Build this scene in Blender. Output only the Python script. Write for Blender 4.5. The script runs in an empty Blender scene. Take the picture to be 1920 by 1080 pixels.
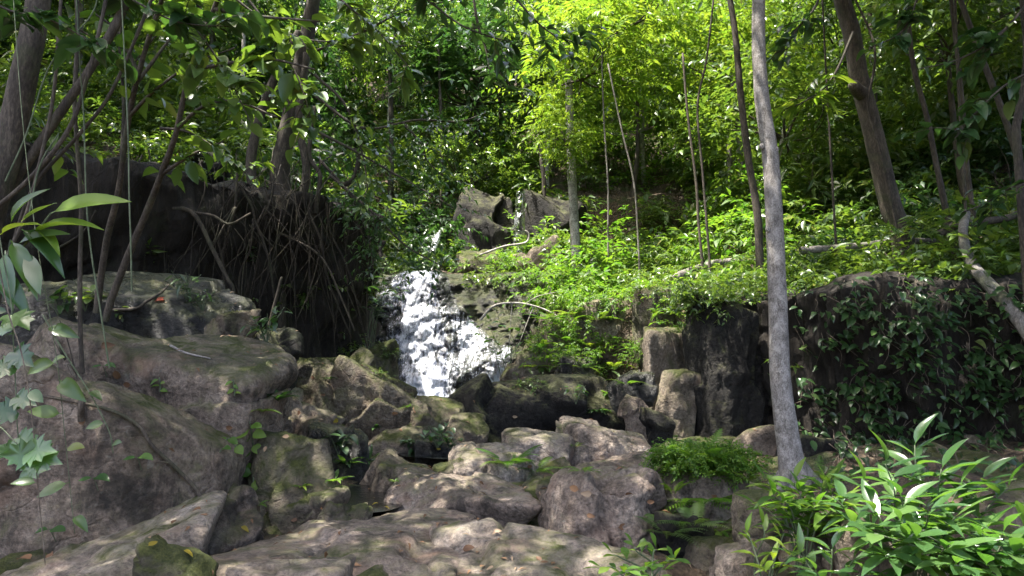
import bpy, bmesh, math, random
import numpy as np
from mathutils import Vector, Matrix
R = math.radians
SC = bpy.context.scene
COL = SC.collection

# ------------------------------------------------------------------ camera
CAMZ = 1.4
PITCH = R(6.0)
F = 1387.0                      # focal length in pixels of the 1920 px wide photograph
cam_d = bpy.data.cameras.new('camera')
cam_d.sensor_width = 36.0
cam_d.lens = 36.0 * F / 1920.0
cam_d.clip_end = 500
cam = bpy.data.objects.new('camera', cam_d)
cam.location = (0, 0, CAMZ)
cam.rotation_euler = (R(90) + PITCH, 0, 0)
COL.objects.link(cam)
SC.camera = cam

# ------------------------------------------------------------------ light
TO_SUN = Vector((-0.30, -0.12, 0.94)).normalized()
SUN_EL = math.asin(TO_SUN.z)
SUN_AZ = math.atan2(TO_SUN.x, TO_SUN.y)
world = bpy.data.worlds.new('World')
SC.world = world
world.use_nodes = True
wn = world.node_tree.nodes
sky = wn.new('ShaderNodeTexSky')
sky.sky_type = 'NISHITA'
sky.sun_disc = False
sky.sun_elevation = SUN_EL
sky.sun_rotation = SUN_AZ
sky.air_density = 0.7
sky.dust_density = 4.0
sky.ozone_density = 0.3
world.node_tree.links.new(sky.outputs[0], wn['Background'].inputs[0])
wn['Background'].inputs[1].default_value = 0.15
sun_d = bpy.data.lights.new('sun', 'SUN')
sun_d.energy = 3.7
sun_d.angle = R(0.55)
sun_d.color = (1.0, 0.95, 0.86)
sun = bpy.data.objects.new('sun', sun_d)
sun.rotation_euler = TO_SUN.to_track_quat('Z', 'Y').to_euler()
sun.location = (0, 0, 40)
COL.objects.link(sun)
SC.view_settings.view_transform = 'Standard'
SC.view_settings.look = 'None'
SC.view_settings.gamma = 1.0
SC.view_settings.exposure = EXPOSURE = 2.4
SC.render.engine = 'CYCLES'
SC.cycles.use_denoising = True
SC.cycles.max_bounces = 7
SC.cycles.diffuse_bounces = 4
SC.cycles.glossy_bounces = 2
SC.cycles.transmission_bounces = 4
SC.cycles.transparent_max_bounces = 8
SC.cycles.sample_clamp_indirect = 6.0
SC.cycles.caustics_reflective = False
SC.cycles.caustics_refractive = False

# ------------------------------------------------------------------ helpers
_c, _s = math.cos(PITCH), math.sin(PITCH)
def P(u, v, Y):
    """the point at depth Y seen at pixel (u, v) of the photograph"""
    dx, dz = (u - 960) / F, (540 - v) / F
    d = Vector((dx, _c - dz * _s, _s + dz * _c))
    return Vector((0, 0, CAMZ)) + d * (Y / d.y)
def PX(px, Y):
    return px / F * Y * 1.01

_rs = np.random.RandomState(11)
_perm = _rs.permutation(256); _perm = np.concatenate([_perm, _perm, _perm])
_grad = _rs.normal(size=(256, 3)); _grad /= np.linalg.norm(_grad, axis=1)[:, None]
def pnoise(p):
    p = np.asarray(p, float)
    i = np.floor(p).astype(int); f = p - i; i &= 255
    w = f * f * f * (f * (f * 6 - 15) + 10)
    out = 0
    for dx in (0, 1):
        for dy in (0, 1):
            for dz in (0, 1):
                h = _perm[_perm[_perm[i[:, 0] + dx] + i[:, 1] + dy] + i[:, 2] + dz]
                g = _grad[h]
                v = (g * (f - np.array([dx, dy, dz]))).sum(1)
                a = (w[:, 0] if dx else 1 - w[:, 0]) * (w[:, 1] if dy else 1 - w[:, 1]) * (w[:, 2] if dz else 1 - w[:, 2])
                out = out + a * v
    return out
def fbm(p, octv=4, gain=0.5, lac=2.03):
    p = np.asarray(p, float); a = 1.0; o = 0
    for k in range(octv):
        o = o + a * pnoise(p + 17.3 * k); p = p * lac; a *= gain
    return o
def sstep(a, b, x):
    t = np.clip((np.asarray(x, float) - a) / (b - a), 0, 1); return t * t * (3 - 2 * t)

def mesh_from(name, V, Fc, mat=None, smooth=True):
    """V (n,3); Fc (m,3) or (m,4) int array"""
    V = np.asarray(V, np.float32); Fc = np.asarray(Fc, np.int32)
    me = bpy.data.meshes.new(name)
    k = Fc.shape[1]; m = len(Fc)
    me.vertices.add(len(V)); me.vertices.foreach_set('co', V.ravel())
    me.loops.add(m * k); me.loops.foreach_set('vertex_index', Fc.ravel())
    me.polygons.add(m)
    me.polygons.foreach_set('loop_start', np.arange(0, m * k, k, dtype=np.int32))
    me.update(calc_edges=True)
    if smooth:
        me.polygons.foreach_set('use_smooth', np.ones(m, bool))
    if mat: me.materials.append(mat)
    return me
def obj(name, data, parent=None, loc=None, mat=None):
    o = bpy.data.objects.new(name, data)
    COL.objects.link(o)
    if parent is not None: o.parent = parent
    if loc is not None: o.location = loc
    return o
def tag(o, label=None, cat=None, group=None, kind=None):
    if label: o['label'] = label
    if cat: o['category'] = cat
    if group: o['group'] = group
    if kind: o['kind'] = kind
    return o
def root(name, loc, label, cat, group=None):
    o = bpy.data.objects.new(name, None)
    o.empty_display_size = 0.1
    o.location = loc
    COL.objects.link(o)
    return tag(o, label, cat, group)
def smooth_line(pts, n=24):
    """Catmull-Rom through points -> (n,3)"""
    p = np.array([list(q) for q in pts], float)
    if len(p) == 2:
        t = np.linspace(0, 1, n)[:, None]; return p[0] * (1 - t) + p[1] * t
    q = np.vstack([2 * p[0] - p[1], p, 2 * p[-1] - p[-2]])
    out = []
    for t in np.linspace(0, len(p) - 1 - 1e-9, n):
        i = int(t); f = t - i; a, b, c, d = q[i:i + 4]
        out.append(0.5 * (2 * b + (c - a) * f + (2 * a - 5 * b + 4 * c - d) * f * f + (3 * b - a - 3 * c + d) * f ** 3))
    return np.array(out)
def tube(line, r0, r1=None, seg=8, bump=0.0, seed=0, flare=0.0, flare_len=0.4):
    """swept tube, V and quad faces"""
    line = np.asarray(line, float); n = len(line)
    r1 = r0 if r1 is None else r1
    tan = np.gradient(line, axis=0); tan /= np.linalg.norm(tan, axis=1)[:, None] + 1e-9
    ref = np.array([0, 1.0, 0.05]) if abs(tan[0][1]) < 0.9 else np.array([1.0, 0, 0.05])
    V = []
    ang = np.linspace(0, 2 * np.pi, seg, endpoint=False)
    dist = np.concatenate([[0], np.cumsum(np.linalg.norm(np.diff(line, axis=0), axis=1))])
    for i in range(n):
        a = np.cross(tan[i], ref); a /= np.linalg.norm(a) + 1e-9; b = np.cross(tan[i], a)
        t = i / (n - 1); r = r0 + (r1 - r0) * t
        if flare: r = r * (1 + flare * math.exp(-dist[i] / flare_len))
        ring = line[i] + r * (np.cos(ang)[:, None] * a + np.sin(ang)[:, None] * b)
        V.append(ring)
    V = np.vstack(V)
    if bump:
        c = np.repeat(line, seg, axis=0); d = V - c
        V = c + d * (1 + bump * fbm(V * np.array([6, 6, 2.2]) + seed * 7.7, 3))[:, None]
    i = np.arange(n - 1)[:, None] * seg; j = np.arange(seg)[None, :]; j2 = (j + 1) % seg
    Q = np.stack([i + j, i + j2, i + seg + j2, i + seg + j], -1).reshape(-1, 4)
    cap = len(V); V = np.vstack([V, line[-1] + tan[-1] * r1 * 0.5])
    k = (n - 1) * seg
    T = np.array([[k + q, k + (q + 1) % seg, cap, cap] for q in range(seg)])
    return V, Q, T
def tube_mesh(name, line, r0, r1=None, seg=8, mat=None, **kw):
    V, Q, T = tube(line, r0, r1, seg, **kw)
    me = bpy.data.meshes.new(name)
    me.from_pydata([tuple(v) for v in V], [], [tuple(int(x) for x in q) for q in Q] + [tuple(int(x) for x in t[:3]) for t in T])
    me.polygons.foreach_set('use_smooth', np.ones(len(me.polygons), bool))
    if mat: me.materials.append(mat)
    return me

# ------------------------------------------------------------------ materials
class NT:
    def __init__(s, name):
        s.m = bpy.data.materials.new(name); s.m.use_nodes = True
        s.t = s.m.node_tree; s.t.nodes.clear()
        s.out = s.t.nodes.new('ShaderNodeOutputMaterial')
    def n(s, typ, **kw):
        nd = s.t.nodes.new('ShaderNode' + typ)
        for k, v in kw.items():
            if k.startswith('i_'):
                nm = k[2:]
                nd.inputs[int(nm) if nm.isdigit() else nm.replace('_', ' ')].default_value = v
            else: setattr(nd, k, v)
        return nd
    def l(s, a, b): s.t.links.new(a, b)
    def noise(s, vec, scale, detail=5, rough=0.55, dist=0.0):
        n = s.n('TexNoise', i_Scale=scale, i_Detail=detail, i_Roughness=rough, i_Distortion=dist)
        s.l(vec, n.inputs['Vector']); return n.outputs[0]
    def ramp(s, fac, stops, interp='LINEAR'):
        r = s.n('ValToRGB'); cr = r.color_ramp; cr.interpolation = interp
        while len(cr.elements) < len(stops): cr.elements.new(0.5)
        for e, (p, c) in zip(cr.elements, stops):
            e.position = p; e.color = (*c, 1) if len(c) == 3 else c
        s.l(fac, r.inputs[0]); return r.outputs[0]
    def math(s, op, a, b=None, clamp=False):
        m = s.n('Math', operation=op, use_clamp=clamp)
        for k, x in enumerate((a, b)):
            if x is None: continue
            if isinstance(x, (int, float)): m.inputs[k].default_value = x
            else: s.l(x, m.inputs[k])
        return m.outputs[0]
    def mix(s, fac, a, b, blend='MIX'):
        m = s.n('Mix', data_type='RGBA', blend_type=blend)
        for k, x in ((0, fac), (6, a), (7, b)):
            if isinstance(x, (int, float)): m.inputs[k].default_value = x
            elif isinstance(x, tuple): m.inputs[k].default_value = (*x, 1) if len(x) == 3 else x
            else: s.l(x, m.inputs[k])
        return m.outputs[2]
    def remap(s, x, a, b, c=0.0, d=1.0):
        m = s.n('MapRange', interpolation_type='SMOOTHSTEP')
        m.inputs[1].default_value = a; m.inputs[2].default_value = b; m.inputs[3].default_value = c; m.inputs[4].default_value = d
        s.l(x, m.inputs[0]); return m.outputs[0]

def rock_material(name, dark, mid, light, moss=0.5, rough=0.8, mosscol=((0.030, 0.042, 0.010), (0.115, 0.125, 0.030)), lichen=0.5, bump=0.9, wet=0.0):
    t = NT(name)
    geo = t.n('NewGeometry'); pos = geo.outputs['Position']
    oi = t.n('ObjectInfo')
    mp = t.n('VectorMath', operation='ADD'); t.l(pos, mp.inputs[0])
    sc = t.n('VectorMath', operation='SCALE'); sc.inputs[3].default_value = 30.0
    cx = t.n('CombineXYZ'); t.l(oi.outputs['Random'], cx.inputs[0]); t.l(oi.outputs['Random'], cx.inputs[2])
    t.l(cx.outputs[0], sc.inputs[0]); t.l(sc.outputs[0], mp.inputs[1]); vec = mp.outputs[0]
    big = t.noise(vec, 1.6, 6, 0.6, 0.4); med = t.noise(vec, 7, 8, 0.65, 0.3); fine = t.noise(vec, 26, 7, 0.75)
    s1 = t.math('ADD', t.math('MULTIPLY', big, 0.55), t.math('MULTIPLY', med, 0.45))
    col = t.ramp(s1, [(0.37, dark), (0.50, mid), (0.63, light)])
    col = t.mix(0.62, col, t.ramp(fine, [(0.38, (0.26, 0.25, 0.24)), (0.50, (1, 1, 1)), (0.62, (1.9, 1.85, 1.8))]), 'MULTIPLY')
    # pinkish / ochre mineral drift
    drift = t.noise(vec, 2.7, 4, 0.5)
    col = t.mix(t.remap(drift, 0.52, 0.70, 0, 0.45), col, (mid[0] * 1.25, mid[1] * 1.0, mid[2] * 0.86))
    # lichen blotches
    lic = t.noise(vec, 13, 5, 0.75, 0.6)
    col = t.mix(t.remap(lic, 0.60, 0.68, 0, lichen), col, (0.34, 0.34, 0.29))
    # black algae stains running down
    st = t.n('VectorMath', operation='MULTIPLY'); st.inputs[1].default_value = (2.8, 2.8, 1.1); t.l(vec, st.inputs[0])
    alg = t.noise(st.outputs[0], 1.0, 6, 0.65, 0.5)
    col = t.mix(t.remap(alg, 0.52, 0.64, 0, 0.72), col, (0.022, 0.021, 0.018))
    # moss grows on the upward faces and in blotches
    sep = t.n('SeparateXYZ'); t.l(geo.outputs['Normal'], sep.inputs[0])
    mn = t.noise(vec, 3.2, 8, 0.68, 0.5)
    mf = t.math('ADD', t.math('MULTIPLY', sep.outputs[2], 0.30), t.math('MULTIPLY', mn, 1.25))
    mf = t.math('ADD', mf, moss - 0.5)
    mossf = t.remap(mf, 0.86, 1.02)
    film = t.remap(t.math('ADD', mf, t.math('MULTIPLY', t.math('SUBTRACT', fine, 0.5), 0.5)), 0.62, 0.98, 0, 0.75)
    col = t.mix(film, col, t.ramp(big, [(0.40, (0.052, 0.060, 0.022)), (0.58, (0.160, 0.162, 0.066))]))
    mfn = t.noise(vec, 60, 4, 0.7); mfn2 = t.noise(vec, 5, 4, 0.6)
    mcol = t.ramp(t.math('ADD', t.math('MULTIPLY', mfn, 0.5), t.math('MULTIPLY', mfn2, 0.5)), [(0.36, mosscol[0]), (0.62, mosscol[1])])
    col = t.mix(mossf, col, mcol)
    b = t.n('BsdfPrincipled')
    t.l(col, b.inputs['Base Color'])
    rg = t.remap(t.noise(vec, 2.4, 5, 0.6), 0.42, 0.6, rough - 0.45 * wet, rough)
    rg = t.math('MAXIMUM', rg, t.math('MULTIPLY', mossf, 0.9))
    t.l(rg, b.inputs['Roughness'])
    b.inputs['Specular IOR Level'].default_value = 0.35 + 0.4 * wet
    vor = t.n('TexVoronoi', feature='DISTANCE_TO_EDGE', i_Scale=1.15)
    dv = t.n('VectorMath', operation='ADD'); t.l(vec, dv.inputs[0])
    nz = t.n('TexNoise', i_Scale=1.7, i_Detail=4); t.l(vec, nz.inputs['Vector'])
    t.l(nz.outputs['Color'], dv.inputs[1]); t.l(dv.outputs[0], vor.inputs['Vector'])
    crack = t.remap(vor.outputs['Distance'], 0.0, 0.022)
    hgt = t.math('ADD', t.math('MULTIPLY', med, 1.0), t.math('MULTIPLY', fine, 0.75))
    hgt = t.math('ADD', hgt, t.math('MULTIPLY', crack, 0.16))
    hgt = t.math('ADD', hgt, t.math('MULTIPLY', t.math('MULTIPLY', mossf, mfn), 0.5))
    bp = t.n('Bump', i_Strength=bump, i_Distance=0.13); t.l(hgt, bp.inputs['Height'])
    t.l(bp.outputs[0], b.inputs['Normal']); t.l(b.outputs[0], t.out.inputs[0])
    return t.m

M = {}
M['stone'] = rock_material('grey_brown_stone', (0.085, 0.064, 0.049), (0.245, 0.192, 0.150), (0.38, 0.315, 0.255), 0.47)
M['pale'] = rock_material('pale_stone', (0.13, 0.105, 0.086), (0.32, 0.262, 0.218), (0.46, 0.395, 0.34), 0.38)
M['bare'] = rock_material('bare_brown_stone', (0.12, 0.092, 0.074), (0.29, 0.228, 0.186), (0.41, 0.34, 0.285), 0.34)
M['mossy'] = rock_material('mossy_stone', (0.075, 0.058, 0.044), (0.20, 0.162, 0.124), (0.32, 0.268, 0.21), 0.57)
M['very_mossy'] = rock_material('very_mossy_stone', (0.040, 0.034, 0.025), (0.12, 0.10, 0.08), (0.2, 0.175, 0.14), 0.66)
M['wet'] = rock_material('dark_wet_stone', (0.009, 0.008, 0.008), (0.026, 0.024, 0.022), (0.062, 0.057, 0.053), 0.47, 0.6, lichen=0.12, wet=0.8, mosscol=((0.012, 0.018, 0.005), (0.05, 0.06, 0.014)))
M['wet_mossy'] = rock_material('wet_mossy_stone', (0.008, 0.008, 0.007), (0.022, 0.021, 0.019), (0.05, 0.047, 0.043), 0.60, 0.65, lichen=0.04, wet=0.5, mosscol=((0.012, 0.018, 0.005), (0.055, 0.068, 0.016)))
M['dark'] = rock_material('dark_stone_with_shade', (0.007, 0.006, 0.005), (0.018, 0.016, 0.014), (0.05, 0.044, 0.038), 0.46, 0.8, lichen=0.06, mosscol=((0.014, 0.02, 0.005), (0.06, 0.075, 0.016)))  # dark stone, albedo lowered further to carry the shade on it

def soil_material():
    t = NT('forest_soil')
    geo = t.n('NewGeometry'); pos = geo.outputs['Position']
    a = t.noise(pos, 3, 8, 0.7, 0.3); f = t.noise(pos, 38, 5, 0.7)
    col = t.ramp(a, [(0.3, (0.018, 0.013, 0.008)), (0.55, (0.06, 0.042, 0.026)), (0.75, (0.11, 0.085, 0.055))])
    vor = t.n('TexVoronoi', i_Scale=22.0); t.l(pos, vor.inputs['Vector'])
    lit = t.ramp(vor.outputs['Color'], [(0.2, (0.03, 0.02, 0.012)), (0.6, (0.10, 0.065, 0.035)), (0.9, (0.19, 0.14, 0.085))])
    col = t.mix(0.45, col, lit)
    m = t.noise(pos, 1.3, 6, 0.65)
    col = t.mix(t.remap(m, 0.50, 0.62, 0, 0.85), col, t.ramp(f, [(0.35, (0.018, 0.028, 0.008)), (0.65, (0.06, 0.08, 0.018))]))
    b = t.n('BsdfPrincipled', i_Roughness=0.9); t.l(col, b.inputs['Base Color'])
    h = t.math('ADD', t.math('MULTIPLY', a, 1.0), t.math('ADD', t.math('MULTIPLY', f, 0.4), vor.outputs['Distance']))
    bp = t.n('Bump', i_Strength=0.8, i_Distance=0.06); t.l(h, bp.inputs['Height']); t.l(bp.outputs[0], b.inputs['Normal'])
    t.l(b.outputs[0], t.out.inputs[0]); return t.m
M['soil'] = soil_material()
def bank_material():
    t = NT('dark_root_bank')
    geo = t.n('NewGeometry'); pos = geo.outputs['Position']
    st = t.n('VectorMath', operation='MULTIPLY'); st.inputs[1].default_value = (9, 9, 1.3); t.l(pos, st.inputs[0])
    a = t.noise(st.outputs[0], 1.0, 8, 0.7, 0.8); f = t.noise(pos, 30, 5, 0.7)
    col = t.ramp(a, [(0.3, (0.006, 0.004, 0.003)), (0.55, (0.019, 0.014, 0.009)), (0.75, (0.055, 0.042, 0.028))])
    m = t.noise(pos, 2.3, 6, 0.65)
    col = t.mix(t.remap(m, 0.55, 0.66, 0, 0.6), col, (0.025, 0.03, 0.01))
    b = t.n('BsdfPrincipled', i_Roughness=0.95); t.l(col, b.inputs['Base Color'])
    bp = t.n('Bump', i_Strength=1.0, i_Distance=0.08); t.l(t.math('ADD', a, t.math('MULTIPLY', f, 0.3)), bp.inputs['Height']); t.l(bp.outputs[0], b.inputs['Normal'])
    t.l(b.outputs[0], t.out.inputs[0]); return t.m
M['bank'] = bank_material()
# ------------------------------------------------------------------ terrain
ZS = np.array([(-6, -.3), (0, -.15), (4, -.12), (6, .0), (8, .15), (10, .32), (13, .5), (15.6, .6), (16.2, 1.2), (17.3, 3.1), (17.8, 3.6),
               (21.5, 4.2), (22.2, 5.0), (23.0, 6.6), (24, 7.1), (34, 13.5), (80, 44)], float)
POLY_L = np.array([(-22, 4.0), (-14, 6.3), (-8, 8.1), (-5.6, 9.6), (-3.9, 11.4), (-2.95, 12.9), (-3.3, 15.3), (-3.7, 17.5), (-4.2, 22), (-6, 60)], float)
POLY_R = np.array([(1.5, 60), (0.9, 22), (0.7, 18), (0.25, 15.2), (.62, 13.5), (1.55, 12.4), (2.6, 11.4), (3.9, 10.6), (4.25, 9.6), (5.2, 8.75), (6.7, 8.15), (9, 7.5), (16, 5.7), (26, 3)], float)
def poly_dist(x, y, poly):
    best = np.full(x.shape, 1e9); sg = np.ones(x.shape)
    for a, b in zip(poly[:-1], poly[1:]):
        d = b - a; L2 = d @ d
        t = np.clip(((x - a[0]) * d[0] + (y - a[1]) * d[1]) / L2, 0, 1)
        px, py = x - a[0] - t * d[0], y - a[1] - t * d[1]
        q = np.hypot(px, py); c = d[0] * (y - a[1]) - d[1] * (x - a[0])
        m = q < best - 1e-9
        best = np.where(m, q, best); sg = np.where(m, np.sign(c), sg)
    return best * sg
def ground_z(x, y):
    x = np.asarray(x, float); y = np.asarray(y, float); sh = x.shape
    x = x.ravel(); y = y.ravel()
    p3 = np.stack([x, y, np.zeros_like(x)], 1)
    wob = fbm(p3 * 0.9, 3) * 0.5
    z = np.interp(y, ZS[:, 0], ZS[:, 1])
    z = z + 0.26 * np.clip(-x - 1.3, 0, 6) * sstep(13, 9, y) * sstep(5.0, 6.6, y) + 0.10 * np.clip(x - 1.6, 0, 6) * sstep(12, 8, y)
    dl = poly_dist(x, y, POLY_L) + wob * 0.5; dr = poly_dist(x, y, POLY_R) + wob * 0.5
    zl = 3.75 + 0.50 * np.clip(dl, 0, 60) + 0.06 * (y - 11)
    zr = 2.2 + 0.22 * np.clip(dr, 0, 3) + 0.6 * np.clip(dr - 3, 0, 60) + 0.06 * (y - 11)
    z = z + (np.maximum(z, zl) - z) * sstep(0.0, 0.75, dl)
    z = z + (np.maximum(z, zr) - z) * sstep(0.0, 0.75, dr)
    z = z + fbm(p3 * 1.3 + 5, 5) * 0.16 + fbm(p3 * 0.25, 2) * 0.5 * sstep(16, 30, y)
    return z.reshape(sh)
def gz(x, y): return float(ground_z(np.array([x]), np.array([y]))[0])
def grid_mesh(name, xs, ys, mat):
    X, Y = np.meshgrid(xs, ys)
    Z = ground_z(X, Y)
    V = np.stack([X, Y, Z], -1).reshape(-1, 3)
    nx, ny = len(xs), len(ys)
    i = np.arange(ny - 1)[:, None] * nx; j = np.arange(nx - 1)[None, :]
    Q = np.stack([i + j, i + j + 1, i + nx + j + 1, i + nx + j], -1).reshape(-1, 4)
    return mesh_from(name, V, Q, mat)
def warp_axis(segs):
    out = []
    for a, b, st in segs: out += list(np.arange(a, b, st))
    return np.array(out + [segs[-1][1]])
xs = warp_axis([(-70, -14, 1.2), (-14, -8, .3), (-8, 8, .09), (8, 14, .3), (14, 70, 1.2)])
ys = warp_axis([(-12, 2, .6), (2, 19, .09), (19, 30, .25), (30, 82, 1.0)])
ground = obj('ground', grid_mesh('ground', xs, ys, M['soil']))
tag(ground, 'forest floor of dark soil rising into a steep hillside behind the falls', None, None, 'structure')

# the undercut earth wall below the tree on the left
def bank_mesh(poly, ztop, zbot, over, seed, n=220, m=60, mat=None):
    line = smooth_line([(a, b, 0) for a, b in poly], n)[:, :2]
    tan = np.gradient(line, axis=0); tan /= np.linalg.norm(tan, axis=1)[:, None]
    nrm = np.stack([tan[:, 1], -tan[:, 0]], 1)
    V = np.zeros((m, n, 3))
    for k in range(m):
        t = k / (m - 1)
        # t: 0 foot -> .85 lip -> 1 rolls back on top
        off = 0.12 + over * np.sin(np.clip(t / 0.85, 0, 1) * np.pi * 0.5) ** 2.2
        back = np.clip((t - 0.85) / 0.15, 0, 1)
        off = off - back * 1.2
        zz = zbot + (ztop - zbot) * min(t / 0.85, 1.0) + 0.15 * math.sin(min(back, 1) * math.pi) 
        V[k, :, 0] = line[:, 0] + nrm[:, 0] * off
        V[k, :, 1] = line[:, 1] + nrm[:, 1] * off
        V[k, :, 2] = zz
    V = V.reshape(-1, 3)
    N = np.tile(np.concatenate([nrm, np.zeros((n, 1))], 1), (m, 1))
    d = fbm(V * np.array([1.1, 1.1, 0.8]) + seed, 5) * 0.55 + np.abs(fbm(V * np.array([5, 5, 1.0]) + seed, 3)) * 0.22
    V = V + N * d[:, None]; V[:, 2] += fbm(V * 1.2 + 9, 4) * 0.25
    i = np.arange(m - 1)[:, None] * n; j = np.arange(n - 1)[None, :]
    Q = np.stack([i + j, i + j + 1, i + n + j + 1, i + n + j], -1).reshape(-1, 4)
    return mesh_from('bank', V, Q, mat)
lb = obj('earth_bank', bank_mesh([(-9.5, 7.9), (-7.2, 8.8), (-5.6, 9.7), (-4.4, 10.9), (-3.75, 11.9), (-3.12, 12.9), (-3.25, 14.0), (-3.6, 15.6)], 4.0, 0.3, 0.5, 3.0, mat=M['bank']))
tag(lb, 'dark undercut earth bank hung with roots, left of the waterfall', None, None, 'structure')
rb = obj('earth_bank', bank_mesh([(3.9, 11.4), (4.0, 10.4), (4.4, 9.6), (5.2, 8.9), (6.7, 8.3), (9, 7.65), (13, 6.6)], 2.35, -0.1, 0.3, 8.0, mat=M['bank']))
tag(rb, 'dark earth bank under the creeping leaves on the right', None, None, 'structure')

# ------------------------------------------------------------------ rocks
_ico = {}
def ico(k):
    if k not in _ico:
        bm = bmesh.new(); bmesh.ops.create_icosphere(bm, subdivisions=k, radius=1.0)
        bm.verts.ensure_lookup_table()
        V = np.array([v.co[:] for v in bm.verts]); Fc = np.array([[v.index for v in f.verts] for f in bm.faces]); bm.free()
        _ico[k] = (V, Fc)
    return _ico[k]
def rock_mesh(name, dims, seed, mat, sharp=9, planes=9, sub=5, rough=1.0, box=True, extra=(), facet=1.0):
    rs = np.random.RandomState(seed)
    d, Fc = ico(sub)
    N = rs.normal(size=(planes, 3)); N /= np.linalg.norm(N, axis=1)[:, None]
    H = rs.uniform(0.74, 1.0, planes)
    if box:
        A = np.vstack([np.eye(3), -np.eye(3)]) + rs.normal(size=(6, 3)) * 0.14
        A /= np.linalg.norm(A, axis=1)[:, None]
        N = np.vstack([N, A]); H = np.concatenate([H, rs.uniform(.74, .86, 6)])
    for n_, h_ in extra:
        n_ = np.array(n_, float); n_ /= np.linalg.norm(n_); N = np.vstack([N, n_]); H = np.append(H, h_)
    dot = np.clip(d @ N.T, 0, None) / H
    sharp = sharp * 1.7
    r = (dot ** sharp).sum(1) ** (-1.0 / sharp)
    V = d * r[:, None]
    lo, hi = V.min(0), V.max(0); V = (V - (lo + hi) / 2) / ((hi - lo) / 2)
    dims = np.array(dims, float)
    V = V * dims / 2
    s = float(np.cbrt(dims.prod()))
    nd = V / dims ** 2; nd /= np.linalg.norm(nd, axis=1)[:, None] + 1e-9
    q = V + seed * 13.7
    disp = fbm(q * (1.2 / s), 3) * 0.05 * s
    # split faces: each cell of a loose cell pattern is a slightly tilted facet
    K = 8; cs = rs.uniform(-.5, .5, (K, 3)) * dims * 1.1; tl = rs.normal(size=(K, 3)) * 0.17; of = rs.normal(size=K) * 0.035 * s
    wq = V + np.stack([fbm(q * 2.2 / s, 3), fbm(q * 2.2 / s + 40, 3), fbm(q * 2.2 / s + 80, 3)], 1) * 0.22 * s
    D2 = ((wq[:, None, :] - cs[None]) ** 2).sum(-1); order = np.partition(D2, 1, axis=1); i1 = D2.argmin(1)
    edge = np.sqrt(order[:, 1]) - np.sqrt(order[:, 0])
    of *= facet; tl *= facet
    disp += of[i1] * sstep(0, .05 * s, edge) + ((V - cs[i1]) * tl[i1]).sum(1) * sstep(0, .07 * s, edge)
    disp -= 0.022 * min(s, 1.0) * (1 - sstep(0, 0.022 * s, edge)) 
    disp += fbm(q * 3.2, 5, 0.55) * 0.032 * min(1.0, s) - np.abs(fbm(q * 4.1 + 7, 4, .6)) * 0.045 * min(1.0, s) + fbm(q * 13, 3) * 0.014
    V = V + nd * (disp * rough)[:, None]
    return mesh_from(name, V, Fc, mat)
ROCKS = {}
def rock(key, box, Y, label, mat='stone', depth=1.0, tilt=0, rotz=0, pitch=0, sharp=9, sub=5, bury=0.35, planes=9, rough=1.0, seed=None, name='boulder', facet=1.0, extra=(), group='boulders of the stream bed', dims=None, at=None):
    u0, v0, u1, v1 = box
    seed = seed if seed is not None else (hash_str(key) % 1000)
    a = P((u0 + u1) / 2, v0, Y); b = P((u0 + u1) / 2, v1, Y)
    w = PX(u1 - u0, Y); h = (a.z - b.z); hb = h * (1 + bury)
    dep = w * depth
    if dims: w, dep, hb = dims
    o = obj(name, rock_mesh(name, (w, dep, hb), seed, M[mat], sharp, planes, sub, rough, True, extra, facet))
    o.location = (a.x, Y + dep * 0.18, a.z - hb / 2)
    if at: o.location = at
    o.rotation_euler = (R(pitch), R(tilt), R(rotz))
    tag(o, label, 'rock', group)
    ROCKS[key] = o
    return o
def hash_str(s):
    h = 7
    for ch in s: h = (h * 31 + ord(ch)) % 100003
    return h
# left flank
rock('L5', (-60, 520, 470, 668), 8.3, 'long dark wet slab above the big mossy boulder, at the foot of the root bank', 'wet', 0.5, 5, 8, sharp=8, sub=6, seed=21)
rock('L1', (-60, 622, 530, 905), 6.9, 'biggest mossy boulder on the left, sloping down to the right', 'stone', 0.55, 9, -12, pitch=-6, sub=6, sharp=10, seed=5)
rock('L1b', (330, 690, 545, 880), 6.75, 'dark upright rock face at the right end of the big left boulder', 'stone', 0.7, 8, 20, sub=5, seed=31)
rock('L2', (-230, 690, 350, 1000), 5.5, 'big wedge boulder at the left edge under the hanging vine', 'stone', 0.6, 21, 14, sub=6, sharp=10, seed=9)
rock('L3', (150, 850, 480, 1010), 5.75, 'low mossy rock lying under the leaning stick', 'stone', 0.6, 7, -8, sub=5, seed=14)
rock('L4', (460, 812, 618, 985), 6.35, 'square moss topped block right of the epiphyte with round leaves', 'mossy', 0.9, 3, 12, sharp=12, sub=5, seed=17, pitch=-5)
rock('L6', (385, 565, 472, 662), 7.9, 'pointed mossy rock at the right end of the dark wet slab', 'mossy', 1.0, 12, 30, seed=2)
rock('L7', (452, 612, 556, 705), 8.3, 'small dark rock overgrown with leaves below the root bank', 'dark', 0.9, 5, 10, seed=8)
rock('L8', (85, 968, 405, 1130), 4.6, 'pale smooth slab in the bottom left corner', 'pale', sub=6, sharp=10, planes=6, seed=12, facet=.5, rough=.85, dims=(1.25, 1.5, .62), at=(-2.55, 4.85, .07), tilt=-6, rotz=10, pitch=3)
rock('L9', (255, 1030, 395, 1120), 4.25, 'small moss covered stone in front of the pale bottom left slab', 'very_mossy', 0.7, 6, 0, seed=6)
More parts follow.
